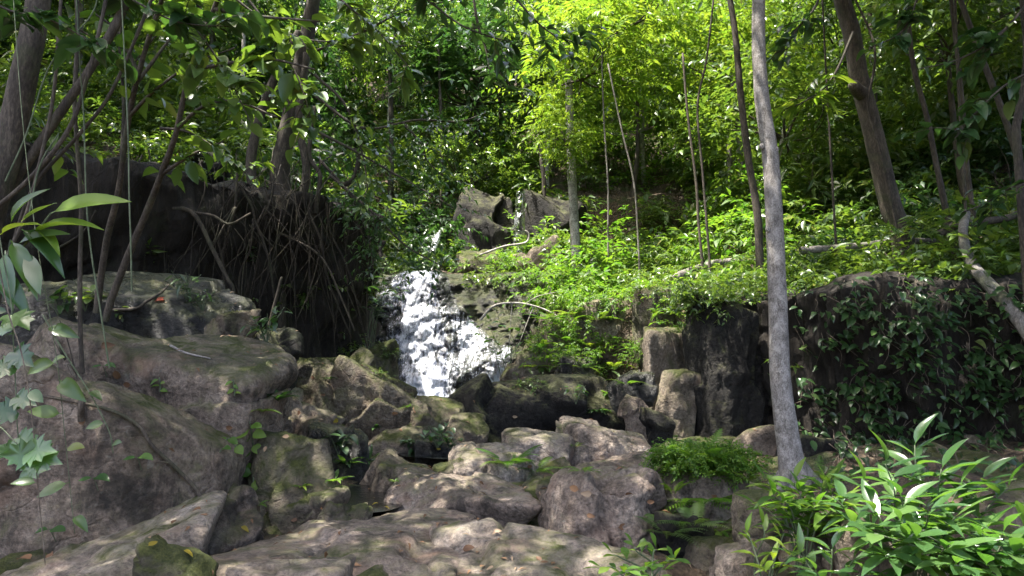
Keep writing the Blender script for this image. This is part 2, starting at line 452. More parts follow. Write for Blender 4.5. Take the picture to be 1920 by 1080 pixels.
# foreground
rock('F1', (360, 962, 900, 1190), 4.95, 'wide brown slab across the bottom centre', 'bare', sub=6, sharp=13, planes=5, seed=41, facet=.9, rough=.4, dims=(2.15, 2.5, .66), at=(-1.22, 5.05, -.12), tilt=3, rotz=7, pitch=3)
rock('F0', (425, 1058, 640, 1150), 4.1, 'low grey slab cut by the bottom edge of the picture', 'pale', 0.6, 3, 0, seed=44)
rock('F2', (735, 918, 1020, 1030), 6.2, 'brown humped slab behind the wide foreground slab', 'bare', sub=6, sharp=10, seed=43, facet=.6, rough=.7, dims=(1.45, 1.2, .62), at=(-.42, 6.75, .12), tilt=7, rotz=-8, pitch=5)
rock('F3', (850, 972, 1150, 1200), 4.75, 'pale sunlit slab at the bottom right of the centre', 'pale', sub=6, sharp=12, planes=5, seed=46, facet=.9, rough=.4, dims=(1.32, 2.3, .66), at=(.22, 4.85, -.11), tilt=-2, rotz=10, pitch=4)
rock('F4', (1010, 888, 1250, 1060), 5.9, 'tall pale block left of the fern gully', 'bare', 0.75, -4, 15, sub=6, sharp=9, seed=49)
rock('F5', (515, 918, 652, 1000), 6.2, 'rounded mossy stone beside the small pool', 'mossy', 0.9, -3, 0, seed=51)
rock('F6', (598, 942, 694, 1000), 5.9, 'low mossy stone in front of the small pool', 'mossy', 0.8, 3, 0, seed=52)
# centre left slope
rock('C1', (490, 668, 700, 790), 10.3, 'broad rounded mossy boulder at the foot of the root bank', 'mossy', 0.8, 8, -10, sub=6, sharp=8, seed=61)
rock('C2', (430, 735, 630, 880), 8.3, 'smooth dark slab slanting down between mossy boulders', 'stone', 0.8, 26, -20, sub=6, sharp=8, seed=62)
rock('C3', (600, 695, 768, 860), 9.7, 'steep mossy slab slanting towards the foot of the falls', 'mossy', 0.8, 30, -15, sub=6, sharp=10, seed=63)
rock('C3b', (640, 690, 740, 770), 10.6, 'ribbed pale mossy ridge beneath the corner of the root bank', 'very_mossy', 1.0, 28, 0, seed=64)
rock('C4', (705, 720, 770, 800), 10.9, 'dark mossy stone just left of the foot of the falls', 'very_mossy', 1.0, 10, 15, seed=65)
rock('C5', (738, 748, 868, 850), 9.6, 'long mossy ridge boulder below the foot of the falls', 'mossy', 1.2, 14, 25, sub=6, sharp=8, seed=66)
rock('C5b', (830, 775, 910, 850), 9.5, 'pointed mossy rock in front of the black boulder', 'mossy', 1.0, 12, 10, seed=67)
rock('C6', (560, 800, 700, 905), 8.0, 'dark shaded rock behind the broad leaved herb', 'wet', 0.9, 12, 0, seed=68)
rock('C7', (668, 862, 805, 975), 7.4, 'grey moss streaked stone left of the wet gully', 'stone', 0.9, 12, 8, seed=69)
rock('C8', (808, 855, 876, 950), 7.6, 'small rounded stone beside the lichen spotted block', 'mossy', 0.9, 2, 0, seed=70)
rock('C9', (850, 838, 1005, 960), 7.7, 'lichen spotted block behind the central fern', 'pale', 0.8, 0, 10, sharp=11, sub=6, seed=71)
rock('C10', (690, 800, 790, 880), 8.7, 'mossy stone below the slanting slab', 'stone', 0.9, 8, 0, seed=72)
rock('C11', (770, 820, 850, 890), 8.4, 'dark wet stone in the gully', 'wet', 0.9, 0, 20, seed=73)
# black boulder and centre right
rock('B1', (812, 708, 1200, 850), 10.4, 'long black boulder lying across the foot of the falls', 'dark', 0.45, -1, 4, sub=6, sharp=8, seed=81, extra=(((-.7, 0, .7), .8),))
rock('B2', (940, 810, 1075, 890), 8.8, 'pale rounded rock right of the gully under the black boulder', 'pale', 0.8, 6, 0, sub=5, sharp=7, seed=82, facet=.4)
rock('B3', (1045, 798, 1230, 890), 9.0, 'pale domed slab below the dark angular blocks', 'pale', 0.8, 6, -6, sub=6, sharp=7, seed=83, facet=.4)
rock('B4', (1030, 852, 1240, 960), 7.9, 'brown cracked rock behind the tall pale block', 'bare', 0.7, 2, 10, sub=6, sharp=10, seed=84, facet=.4)
rock('B5', (980, 895, 1060, 975), 6.9, 'mossy stone below the central fern', 'mossy', 0.9, -20, 0, seed=85)
rock('B6', (1000, 905, 1100, 1000), 6.5, 'grey stone wedged behind the pale sunlit slab', 'stone', 0.9, 6, 20, seed=86)
# angular blocks on the right
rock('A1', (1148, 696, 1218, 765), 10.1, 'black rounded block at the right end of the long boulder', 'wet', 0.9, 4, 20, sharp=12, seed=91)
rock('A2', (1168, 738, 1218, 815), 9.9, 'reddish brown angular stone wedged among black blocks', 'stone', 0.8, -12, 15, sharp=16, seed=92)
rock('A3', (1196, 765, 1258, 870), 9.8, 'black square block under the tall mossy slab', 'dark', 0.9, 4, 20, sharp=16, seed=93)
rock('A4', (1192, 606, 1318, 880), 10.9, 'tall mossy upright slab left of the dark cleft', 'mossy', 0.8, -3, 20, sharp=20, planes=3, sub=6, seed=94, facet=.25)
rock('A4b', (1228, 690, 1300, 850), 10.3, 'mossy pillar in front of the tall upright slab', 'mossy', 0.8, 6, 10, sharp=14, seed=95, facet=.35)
rock('A5', (1292, 552, 1400, 860), 10.2, 'tall angular rock face coloured black for the shaded cleft behind the slender grey tree', 'dark', 1.0, 4, 22, sharp=13, planes=4, sub=6, seed=96, facet=.5)  # solid rock in place of a dark recess, shade put into its colour
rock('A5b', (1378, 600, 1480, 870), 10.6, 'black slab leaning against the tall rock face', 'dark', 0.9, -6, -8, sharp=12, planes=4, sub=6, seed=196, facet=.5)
rock('A6', (1290, 540, 1560, 880), 12.0, 'rock wall coloured black for the shaded cleft behind the leaning slabs', 'dark', 0.5, 0, 0, sharp=12, seed=97, facet=.5)
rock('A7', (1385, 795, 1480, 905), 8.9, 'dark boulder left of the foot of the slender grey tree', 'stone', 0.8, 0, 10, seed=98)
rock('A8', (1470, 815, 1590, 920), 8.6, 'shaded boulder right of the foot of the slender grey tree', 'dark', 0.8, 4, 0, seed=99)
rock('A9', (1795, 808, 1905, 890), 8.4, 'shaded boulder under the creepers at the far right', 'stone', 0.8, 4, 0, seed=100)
# lower right
rock('D1', (1225, 880, 1410, 985), 6.3, 'brown rock below the bright clubmoss bush', 'stone', 0.7, 8, 6, sub=6, sharp=9, seed=111)
rock('D2', (1388, 925, 1515, 1040), 5.4, 'mossy rock behind the broad leaved shrub', 'mossy', 0.8, 4, 0, seed=112)
rock('D3', (1335, 1008, 1450, 1140), 4.7, 'grey lichened stone at the bottom right of the fern gully', 'pale', 0.9, -8, 12, seed=113)
rock('D4', (1500, 950, 1700, 1110), 4.9, 'brown rock under the broad leaved shrub', 'stone', 0.8, 3, 0, sub=6, seed=114)
rock('D5', (1850, 905, 2010, 1040), 5.6, 'grey boulder at the right edge behind the broad leaved shrub', 'stone', 0.8, 0, 0, seed=115)
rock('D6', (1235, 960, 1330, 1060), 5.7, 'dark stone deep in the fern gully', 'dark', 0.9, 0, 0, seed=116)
# ledge right of the falls
rock('G1', (948, 612, 1022, 775), 12.6, 'slanting moss edged slab standing right of the falls', 'mossy', 0.9, 24, 10, sharp=14, seed=121)
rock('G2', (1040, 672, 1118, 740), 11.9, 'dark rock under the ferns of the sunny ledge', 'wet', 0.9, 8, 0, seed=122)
rock('G3', (1020, 560, 1200, 730), 13.0, 'square mossy block carrying the ferns of the sunny ledge', 'mossy', 0.7, 0, 12, sharp=12, sub=6, seed=123)
rock('G4', (1180, 545, 1320, 660), 12.4, 'mossy blocks at the back of the sunny ledge', 'very_mossy', 0.8, 2, 15, sharp=13, seed=124)
rock('G5', (668, 630, 740, 775), 12.4, 'moss hung rock at the foot of the root bank beside the falls', 'very_mossy', 0.8, 10, 0, sharp=9, seed=125)
# upper cliff
G2_ = 'rocks of the upper cliff'
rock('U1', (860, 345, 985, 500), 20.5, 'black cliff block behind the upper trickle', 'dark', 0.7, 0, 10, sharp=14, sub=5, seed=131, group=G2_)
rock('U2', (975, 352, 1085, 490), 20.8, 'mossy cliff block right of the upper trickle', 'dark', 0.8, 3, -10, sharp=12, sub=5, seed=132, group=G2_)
rock('U3', (968, 452, 1068, 520), 18.6, 'smooth grey boulder below the upper cliff', 'stone', 0.8, -12, 0, seed=133, group=G2_)
rock('U4', (850, 470, 960, 530), 18.2, 'mossy rock above the lip of the falls', 'very_mossy', 0.8, 0, 0, seed=134, group=G2_)
rock('U5', (640, 468, 740, 535), 17.8, 'dark rock left of the lip of the falls', 'very_mossy', 0.8, 0, 0, seed=135, group=G2_)
rock('U6', (340, 280, 430, 330), 11.6, 'flat rock sheltering a hollow on top of the root bank', 'dark', 0.7, 4, 0, seed=136, group=G2_)

# loose stones between the boulders
rsst = np.random.RandomState(5)
stone_meshes = [rock_mesh('stone', (1.0, 0.9, 0.62), 300 + k, M[['stone', 'mossy', 'wet', 'pale'][k % 4]], 9, 8, 3, 0.5) for k in range(8)]
for k in range(70):
    y = rsst.uniform(5.6, 14.5); x = rsst.uniform(-0.18 * y - 0.6, 0.05 * y + .9)
    if y > 10: x = rsst.uniform(-2.2, 0.4)
    s = rsst.uniform(0.10, 0.34)
    o = obj('stone', stone_meshes[k % 8]); o.scale = (s, s, s)
    o.location = (x, y, gz(x, y) + 0.08 * s); o.rotation_euler = (rsst.uniform(-.3, .3), rsst.uniform(-.3, .3), rsst.uniform(0, 6.3))
    tag(o, 'small loose stone wedged between the boulders of the stream bed', 'stone', 'loose stones of the stream bed')

# bedrock between the boulders: blocky cells of stone with open joints
def bedrock():
    xs = np.arange(-7.5, 7.51, .045); ys = np.arange(2.8, 14.6, .05); X, Y = np.meshgrid(xs, ys)
    Z = ground_z(X, Y); rs = np.random.RandomState(3)
    p = np.stack([X.ravel(), Y.ravel(), np.zeros(X.size)], 1)
    wx = X + .35 * fbm(p * 1.1, 3).reshape(X.shape); wy = Y + .35 * fbm(p * 1.1 + 50, 3).reshape(X.shape)
    cell = 1.05; gx, gy = np.floor(wx / cell).astype(int), np.floor(wy / cell * .9).astype(int)
    f1 = np.full(X.shape, 9.); f2 = np.full(X.shape, 9.); hz = np.zeros(X.shape)
    jt = rs.uniform(0, 1, (64, 64, 6))
    for a in (-1, 0, 1):
        for b in (-1, 0, 1):
            j = jt[(gx + a) % 64, (gy + b) % 64]
            cx = (gx + a + j[..., 0]) * cell; cy = (gy + b + j[..., 1]) * cell / .9
            d = np.hypot(wx - cx, wy - cy)
            h = (j[..., 2] - .4) * .34 + (wx - cx) * (j[..., 3] - .5) * .5 + (wy - cy) * (j[..., 4] - .3) * .5
            m = d < f1; f2 = np.where(m, f1, np.minimum(f2, d)); hz = np.where(m, h, hz); f1 = np.where(m, d, f1)
    e = f2 - f1
    Z = Z - .10 + (hz + .10) * sstep(0, .22, e) - .14 * (1 - sstep(0, .12, e)) + (fbm(p * 3.2, 5) * .08).reshape(X.shape)
    dl = poly_dist(X, Y, POLY_L); dr = poly_dist(X, Y, POLY_R)
    Z = Z - 1.2 * sstep(-.5, .0, dl) - 1.2 * sstep(-.5, .0, dr)
    Z = Z - .12 * sstep(1.2, 3, X)
    V = np.stack([X, Y, Z], -1).reshape(-1, 3); nx, ny = len(xs), len(ys)
    i = np.arange(ny - 1)[:, None] * nx; j = np.arange(nx - 1)[None, :]
    Q = np.stack([i + j, i + j + 1, i + nx + j + 1, i + nx + j], -1).reshape(-1, 4)
    o = obj('bedrock', mesh_from('bedrock', V, Q, M['mossy'])); tag(o, 'jointed mossy bedrock of the stream bed between the boulders', None, None, 'structure')
bedrock()
# ------------------------------------------------------------------ waterfall
def face_pos(x, t):
    """rock face behind the falls: x across, t = 0 foot .. 1 lip"""
    p = np.stack([x, t * 3.0, np.zeros_like(x)], 1)
    t2 = t + 0.035 * np.sin(t * 15 + x * 1.2) + 0.02 * np.sin(t * 31 - x * 2.1)
    y = 14.9 + 1.55 * t2 + 0.10 * np.clip(x + 1.2, 0, 3) * -1.0
    z = 0.45 + 3.12 * t
    lump = fbm(p * np.array([1.1, 1.0, 1]) + 3.3, 5) * 0.42 + np.abs(fbm(p * np.array([2.4, 3.2, 1]) + 8.1, 3)) * 0.20
    # bulging dark boulder right of the main stream
    lump += 0.42 * np.exp(-(((x + 0.95) / 0.55) ** 2 + ((t - 0.22) / 0.20) ** 2))
    y = y - lump
    over = sstep(0.93, 1.06, t)
    y = y + over * 1.3; z = np.minimum(z, 3.52 + 0.3 * fbm(p * 1.3 + 2.2, 4) + (t - 1) * .4)
    return np.stack([x, y, z], 1)
NX, NTt = 170, 190
xg, tg = np.meshgrid(np.linspace(-3.7, 0.9, NX), np.linspace(-0.05, 1.12, NTt))
FV = face_pos(xg.ravel(), tg.ravel())
ii = np.arange(NTt - 1)[:, None] * NX; jj = np.arange(NX - 1)[None, :]
FQ = np.stack([ii + jj, ii + jj + 1, ii + NX + jj + 1, ii + NX + jj], -1).reshape(-1, 4)
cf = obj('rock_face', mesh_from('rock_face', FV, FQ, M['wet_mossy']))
tag(cf, 'dark wet stepped rock face behind the waterfall', None, None, 'structure')

def water_material(name='falling_water', foamy=True):
    t = NT(name)
    geo = t.n('NewGeometry'); pos = geo.outputs['Position']
    at = t.n('Attribute', attribute_name='flow'); dens = at.outputs['Fac']
    st = t.n('VectorMath', operation='MULTIPLY'); st.inputs[1].default_value = (1.0, 0.45, 0.45); t.l(pos, st.inputs[0])
    a = t.noise(st.outputs[0], 3.2, 6, 0.7, 1.2)
    st2 = t.n('VectorMath', operation='MULTIPLY'); st2.inputs[1].default_value = (1.0, 0.16, 0.16); t.l(pos, st2.inputs[0])
    b_ = t.noise(st2.outputs[0], 15, 6, 0.85, 1.2)
    c_ = t.noise(pos, 17, 5, 0.85, 0.8)
    n = t.math('ADD', t.math('MULTIPLY', a, 0.30), t.math('ADD', t.math('MULTIPLY', b_, 0.40), t.math('MULTIPLY', c_, 0.30)))
    f = t.math('ADD', t.math('MULTIPLY', t.math('SUBTRACT', n, 0.5), 8.0), t.math('SUBTRACT', dens, 0.17))
    foam = t.remap(f, 0.15, 0.95)
    white = t.n('BsdfPrincipled', i_Roughness=0.55); white.inputs['Base Color'].default_value = (0.72, 0.75, 0.82, 1)
    tr = t.n('BsdfTranslucent'); tr.inputs[0].default_value = (0.88, 0.91, 0.97, 1)
    mw = t.n('MixShader', i_0=0.30); t.l(white.outputs[0], mw.inputs[1]); t.l(tr.outputs[0], mw.inputs[2])
    bp = t.n('Bump', i_Strength=0.6, i_Distance=0.04); t.l(n, bp.inputs['Height']); t.l(bp.outputs[0], white.inputs['Normal'])
    tp = t.n('BsdfTransparent'); tp.inputs[0].default_value = (0.86, 0.88, 0.95, 1)
    gl = t.n('BsdfGlossy', i_Roughness=0.12); t.l(bp.outputs[0], gl.inputs['Normal'])
    fr = t.n('Fresnel', i_IOR=1.33); t.l(bp.outputs[0], fr.inputs['Normal'])
    clear = t.n('MixShader'); t.l(fr.outputs[0], clear.inputs[0]); t.l(tp.outputs[0], clear.inputs[1]); t.l(gl.outputs[0], clear.inputs[2])
    mx = t.n('MixShader'); t.l(foam, mx.inputs[0]); t.l(clear.outputs[0], mx.inputs[1]); t.l(mw.outputs[0], mx.inputs[2])
    t.l(mx.outputs[0], t.out.inputs[0]); return t.m
M['water'] = water_material()

def to_face(u, v):
    """photo pixel -> (x, t) on the falls (mean face)"""
    t = 0.5
    for _ in range(8):
        Y = 14.9 + 1.55 * t - .15
        p = P(u, v, Y); t = (p.z - 0.45) / 3.12
    return p.x, t
def stream(name, spine, label, off, seed, base=0.62, nx=70, nt=150):
    """spine: rows of (v, u_left, u_right, density) in photo pixels"""
    rows = []
    for v, a, b, dn in spine:
        xa, ta = to_face(a, v); xb, tb = to_face(b, v); rows.append(((ta + tb) / 2, xa, xb, dn))
    rows.sort(); rows = np.array(rows)
    tt = np.linspace(rows[0, 0], rows[-1, 0], nt)
    xa = np.interp(tt, rows[:, 0], rows[:, 1]); xb = np.interp(tt, rows[:, 0], rows[:, 2]); dn = np.interp(tt, rows[:, 0], rows[:, 3])
    s = np.linspace(0, 1, nx)
    X = xa[:, None] + (xb - xa)[:, None] * s[None, :]; Tm = np.repeat(tt[:, None], nx, 1)
    pts = face_pos(X.ravel(), Tm.ravel())
    jitter = fbm(np.stack([X.ravel() * 1.6, Tm.ravel() * 4, X.ravel() * 0 + seed], 1), 3)
    edge = np.minimum(s, 1 - s)[None, :] * 2 * np.ones((nt, 1))
    dens = dn[:, None] * 1.0 - 0.75 * (1 - sstep(0.0, 0.45, edge.reshape(nt, nx))) 
    dens = dens.ravel() + jitter * 0.42
    lump = np.abs(fbm(pts * np.array([6, 3, 3]) + seed, 4)) * 0.06 + np.abs(fbm(pts * 16 + seed, 3)) * 0.02
    pts[:, 1] -= off + lump * np.clip(dens + .3, 0, 1); pts[:, 2] += 0.3 * off
    i = np.arange(nt - 1)[:, None] * nx; j = np.arange(nx - 1)[None, :]
    Q = np.stack([i + j, i + j + 1, i + nx + j + 1, i + nx + j], -1).reshape(-1, 4)
    me = mesh_from(name, pts, Q, M['water'])
    at = me.attributes.new('flow', 'FLOAT', 'POINT'); at.data.foreach_set('value', dens.astype(np.float32))
    return me
wf = obj('waterfall', stream('waterfall', [(495, 738, 825, .55), (515, 735, 838, .72), (540, 700, 845, .62), (565, 682, 855, .52), (610, 686, 868, .52), (640, 698, 874, .70), (680, 714, 886, .62), (710, 728, 875, .62), (735, 742, 860, .85), (770, 765, 845, 1.1)], '', .05, 2.0, nx=150, nt=240))
tag(wf, 'white waterfall tumbling down the stepped dark rock in the middle', 'waterfall', None, 'structure')
def sub_stream(rows, off, seed, nm='stream', nx=60, nt=120):
    o = obj(nm, stream(nm, rows, '', off, seed, nx=nx, nt=nt), wf)
    return o
sub_stream([(575, 832, 868, .35), (610, 842, 895, .85), (640, 850, 925, .90), (665, 845, 938, .62), (690, 840, 945, .36), (740, 835, 945, .25)], .05, 5.0)
sub_stream([(650, 922, 962, .3), (675, 918, 960, .85), (700, 912, 956, .95), (745, 902, 952, 1.0)], .08, 7.0)
sub_stream([(500, 745, 825, .5), (540, 735, 820, .5), (600, 740, 825, .8), (650, 740, 840, .9), (700, 745, 838, .75), (770, 764, 842, 1.05)], .10, 9.0)
# upper trickle
def ribbon(name, rows, Y0, Y1, seed, mat, dn):
    nt, nx = 80, 24
    V = []
    vs = np.linspace(rows[0][0], rows[-1][0], nt)
    ua = np.interp(vs, [r[0] for r in rows], [r[1] for r in rows]); ub = np.interp(vs, [r[0] for r in rows], [r[2] for r in rows])
    for k in range(nt):
        for s in np.linspace(0, 1, nx):
            Y = Y0 + (Y1 - Y0) * k / (nt - 1)
            V.append(P(ua[k] + (ub[k] - ua[k]) * s, vs[k], Y - .12 * math.sin(math.pi * s))[:])
    V = np.array(V); V[:, 1] += fbm(V * 5 + seed, 3) * 0.06
    i = np.arange(nt - 1)[:, None] * nx; j = np.arange(nx - 1)[None, :]
    Q = np.stack([i + j, i + j + 1, i + nx + j + 1, i + nx + j], -1).reshape(-1, 4)
    me = mesh_from(name, V, Q, mat)
    at = me.attributes.new('flow', 'FLOAT', 'POINT'); at.data.foreach_set('value', (np.full(len(V), dn) + fbm(V * 3 + seed, 2) * .3).astype(np.float32))
    return me
o = obj('waterfall', ribbon('upper_trickle', [(358, 968, 985), (420, 964, 984), (478, 960, 988)], 19.6, 19.3, 3, M['water'], .12))
tag(o, 'thin dark trickle down the upper cliff behind the trees', 'waterfall', None, 'structure')
o = obj('waterfall', ribbon('small_chute', [(432, 820, 829), (452, 810, 824), (472, 802, 816)], 18.8, 18.0, 6, M['water'], .42))
tag(o, 'small slanting chute of water above the lip of the main falls', 'waterfall', None, 'structure')

# still water in the gully
def pool_material():
    t = NT('gully_water')
    geo = t.n('NewGeometry')
    b = t.n('BsdfPrincipled', i_Roughness=0.06); b.inputs['Base Color'].default_value = (0.012, 0.014, 0.014, 1)
    b.inputs['Specular IOR Level'].default_value = 0.8
    n = t.noise(geo.outputs['Position'], 14, 4, 0.6, 0.5)
    bp = t.n('Bump', i_Strength=0.35, i_Distance=0.03); t.l(n, bp.inputs['Height']); t.l(bp.outputs[0], b.inputs['Normal'])
    t.l(b.outputs[0], t.out.inputs[0]); return t.m
M['pool'] = pool_material()
def pool(pts, label):
    c = sum((Vector(p) for p in pts), Vector()) / len(pts)
    ring = smooth_line([Vector(p) for p in pts] + [Vector(pts[0])], 40)
    V = [c[:]] + [tuple(p) for p in ring]
    me = bpy.data.meshes.new('stream_water'); me.from_pydata(V, [], [(0, k, k + 1) for k in range(1, len(ring))])
    me.materials.append(M['pool'])
    o = obj('stream_water', me); tag(o, label, None, None, 'structure')
zp = 0.21
pool([(-2.0, 6.4, zp), (-1.1, 6.2, zp), (-.9, 7.0, zp), (-1.2, 7.8, zp), (-2.0, 7.9, zp), (-2.4, 7.0, zp)], 'small dark pool in the gully left of the centre')
pool([(-1.2, 8.2, .42), (-.6, 8.0, .42), (-.3, 8.9, .42), (-.7, 9.6, .42), (-1.4, 9.2, .42)], 'dark wet gully between the mossy stones')
pool([(-2.3, 13.6, .62), (-1.0, 13.4, .62), (.2, 13.7, .62), (.2, 15, .62), (-2.6, 15, .62)], 'shallow plunge pool at the foot of the falls')
# ------------------------------------------------------------------ foliage materials
def leaf_material(name, stops, trans, gloss=0.38, tmix=0.42, use='island', spec=0.4):
    t = NT(name)
    if use == 'island': rnd = t.n('NewGeometry').outputs['Random Per Island']
    else: rnd = t.n('ObjectInfo').outputs['Random']
    col = t.ramp(rnd, stops)
    tc = t.ramp(rnd, [(0.0, trans[0]), (1.0, trans[1])])
    b = t.n('BsdfPrincipled', i_Roughness=gloss); t.l(col, b.inputs['Base Color'])
    b.inputs['Specular IOR Level'].default_value = spec
    tr = t.n('BsdfTranslucent'); t.l(tc, tr.inputs[0])
    mx = t.n('MixShader', i_0=tmix); t.l(b.outputs[0], mx.inputs[1]); t.l(tr.outputs[0], mx.inputs[2])
    t.l(mx.outputs[0], t.out.inputs[0]); return t.m
def lm(key, stops, trans, **kw):
    M[key] = leaf_material(key + '_crown_leaf', stops, trans, **kw)
    M[key + '_o'] = leaf_material(key + '_single_leaf', stops, trans, use='object', **kw)
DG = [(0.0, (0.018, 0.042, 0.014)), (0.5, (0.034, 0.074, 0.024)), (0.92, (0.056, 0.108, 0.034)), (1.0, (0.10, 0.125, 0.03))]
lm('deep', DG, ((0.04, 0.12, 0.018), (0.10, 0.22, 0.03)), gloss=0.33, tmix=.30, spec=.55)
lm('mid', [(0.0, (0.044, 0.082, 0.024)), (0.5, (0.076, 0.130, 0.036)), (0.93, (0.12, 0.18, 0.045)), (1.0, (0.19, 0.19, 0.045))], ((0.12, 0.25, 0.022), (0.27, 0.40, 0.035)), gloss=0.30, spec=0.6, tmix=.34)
lm('fresh', [(0.0, (0.055, 0.115, 0.013)), (0.5, (0.10, 0.18, 0.018)), (1.0, (0.17, 0.24, 0.025))], ((0.17, 0.34, 0.02), (0.36, 0.48, 0.035)), gloss=0.42, tmix=.38)
lm('glossy', [(0.0, (0.026, 0.066, 0.022)), (0.6, (0.052, 0.11, 0.036)), (1.0, (0.09, 0.16, 0.045))], ((0.09, 0.25, 0.025), (0.20, 0.38, 0.035)), gloss=0.24, spec=0.75, tmix=.33)
lm('fern', [(0.0, (0.04, 0.095, 0.014)), (0.6, (0.08, 0.155, 0.02)), (1.0, (0.13, 0.20, 0.03))], ((0.12, 0.32, 0.02), (0.26, 0.42, 0.03)), gloss=0.5)
lm('yellow', [(0.0, (0.22, 0.17, 0.02)), (1.0, (0.40, 0.30, 0.03))], ((0.4, 0.35, 0.03), (0.5, 0.4, 0.04)), gloss=0.5)
lm('dead', [(0.0, (0.10, 0.05, 0.025)), (0.5, (0.22, 0.12, 0.06)), (1.0, (0.36, 0.27, 0.18))], ((0.2, 0.1, 0.04), (0.3, 0.2, 0.1)), gloss=0.65, tmix=0.2)
lm('red', [(0.0, (0.35, 0.05, 0.02)), (1.0, (0.4, 0.08, 0.03))], ((0.4, 0.06, 0.02), (0.4, 0.08, 0.03)), gloss=0.5)
def bark_material(name, dark, mid, light, spots=0.4, vert=0.35, scale=1.0, moss=0.0):
    t = NT(name)
    tc = t.n('TexCoord'); st = t.n('VectorMath', operation='MULTIPLY'); st.inputs[1].default_value = (1, 1, vert)
    t.l(tc.outputs['Object'], st.inputs[0]); vec = st.outputs[0]
    a = t.noise(vec, 9 * scale, 6, 0.65, 0.4); f = t.noise(vec, 60 * scale, 4, 0.7)
    col = t.ramp(t.math('ADD', t.math('MULTIPLY', a, 0.5), t.math('MULTIPLY', f, 0.5)), [(0.39, dark), (0.5, mid), (0.60, light)])
    s = t.noise(tc.outputs['Object'], 5.5 * scale, 5, 0.7, 0.5)
    col = t.mix(t.remap(s, 0.55, 0.66, 0, spots), col, (light[0] * 1.3, light[1] * 1.3, light[2] * 1.25))
    if moss:
        s2 = t.noise(tc.outputs['Object'], 3.1, 5, 0.7, 0.5)
        col = t.mix(t.remap(s2, 0.50, 0.62, 0, moss), col, (0.05, 0.065, 0.02))
    b = t.n('BsdfPrincipled', i_Roughness=0.85); t.l(col, b.inputs['Base Color'])
    bp = t.n('Bump', i_Strength=0.7, i_Distance=0.02); t.l(t.math('ADD', a, t.math('MULTIPLY', f, 0.5)), bp.inputs['Height']); t.l(bp.outputs[0], b.inputs['Normal'])
    t.l(b.outputs[0], t.out.inputs[0]); return t.m
M['bark_grey'] = bark_material('speckled_grey_bark', (0.085, 0.074, 0.064), (0.21, 0.188, 0.168), (0.36, 0.33, 0.305), 0.55, 0.6, 1.6)
M['bark_grey_moss'] = bark_material('mossy_grey_bark', (0.06, 0.05, 0.042), (0.14, 0.125, 0.11), (0.24, 0.22, 0.2), 0.4, 0.5, 1.3, 0.6)
M['bark_pale'] = bark_material('mottled_pale_bark', (0.09, 0.08, 0.07), (0.27, 0.25, 0.22), (0.46, 0.44, 0.4), 0.7, 0.8, 0.8)
M['bark_brown'] = bark_material('brown_bark', (0.02, 0.015, 0.011), (0.052, 0.04, 0.029), (0.11, 0.088, 0.066), 0.25, 0.3, 1.0, 0.3)
M['bark_dark'] = bark_material('dark_bark', (0.014, 0.011, 0.008), (0.04, 0.031, 0.023), (0.09, 0.072, 0.055), 0.2, 0.3, 1.0, 0.2)
M['root'] = bark_material('root_bark', (0.010, 0.007, 0.005), (0.032, 0.024, 0.016), (0.085, 0.067, 0.045), 0.3, 0.2, 1.5, 0.25)
M['vine'] = bark_material('green_vine', (0.04, 0.055, 0.03), (0.09, 0.115, 0.06), (0.15, 0.175, 0.11), 0.2, 0.2, 1.5)
M['twig'] = bark_material('twig_bark', (0.04, 0.03, 0.022), (0.11, 0.085, 0.062), (0.2, 0.165, 0.125), 0.2, 0.2, 1.5)

# ------------------------------------------------------------------ leaf shapes (base at origin, +Y along, +Z up face)
def blade(rows, width, fold=0.12, droop=0.18, kind='ovate', wave=0.0):
    V, Fc = [], []
    ts = np.linspace(0, 1, rows + 1)
    for k, t in enumerate(ts):
        if kind == 'ovate': w = math.sin(math.pi * min(1, t ** 0.75)) ** 0.8
        elif kind == 'lance': w = math.sin(math.pi * t ** 0.85) ** 0.95
        elif kind == 'obovate': w = math.sin(math.pi * t ** 1.5) ** 0.85
        else: w = math.sin(math.pi * t)
        w = max(w, 0.0) * width / 2
        z = -droop * t * t
        V += [(-w, t, z + fold * w * 2 + wave * math.sin(t * 9)), (0, t, z), (w, t, z + fold * w * 2 + wave * math.sin(t * 9 + 2))]
    for k in range(rows):
        a, b = 3 * k, 3 * (k + 1)
        for q in (0, 1):
            Fc += [(a + q, a + q + 1, b + q + 1, b + q)]
    return np.array(V), Fc
def blade_mesh(name, mat, *a, stalk=0.0, **k):
    V, Fc = blade(*a, **k)
    V = V.copy()
    if stalk: V[:, 1] = stalk + V[:, 1] * (1 - stalk)
    V = [tuple(v) for v in V]; Fc = list(Fc)
    if stalk:
        n = len(V); V += [(-.012, 0, 0), (.012, 0, 0), (.012, stalk + .02, 0.004), (-.012, stalk + .02, 0.004)]; Fc.append((n, n + 1, n + 2, n + 3))
    me = bpy.data.meshes.new(name); me.from_pydata(V, [], Fc)
    me.polygons.foreach_set('use_smooth', np.ones(len(me.polygons), bool)); me.materials.append(mat); return me
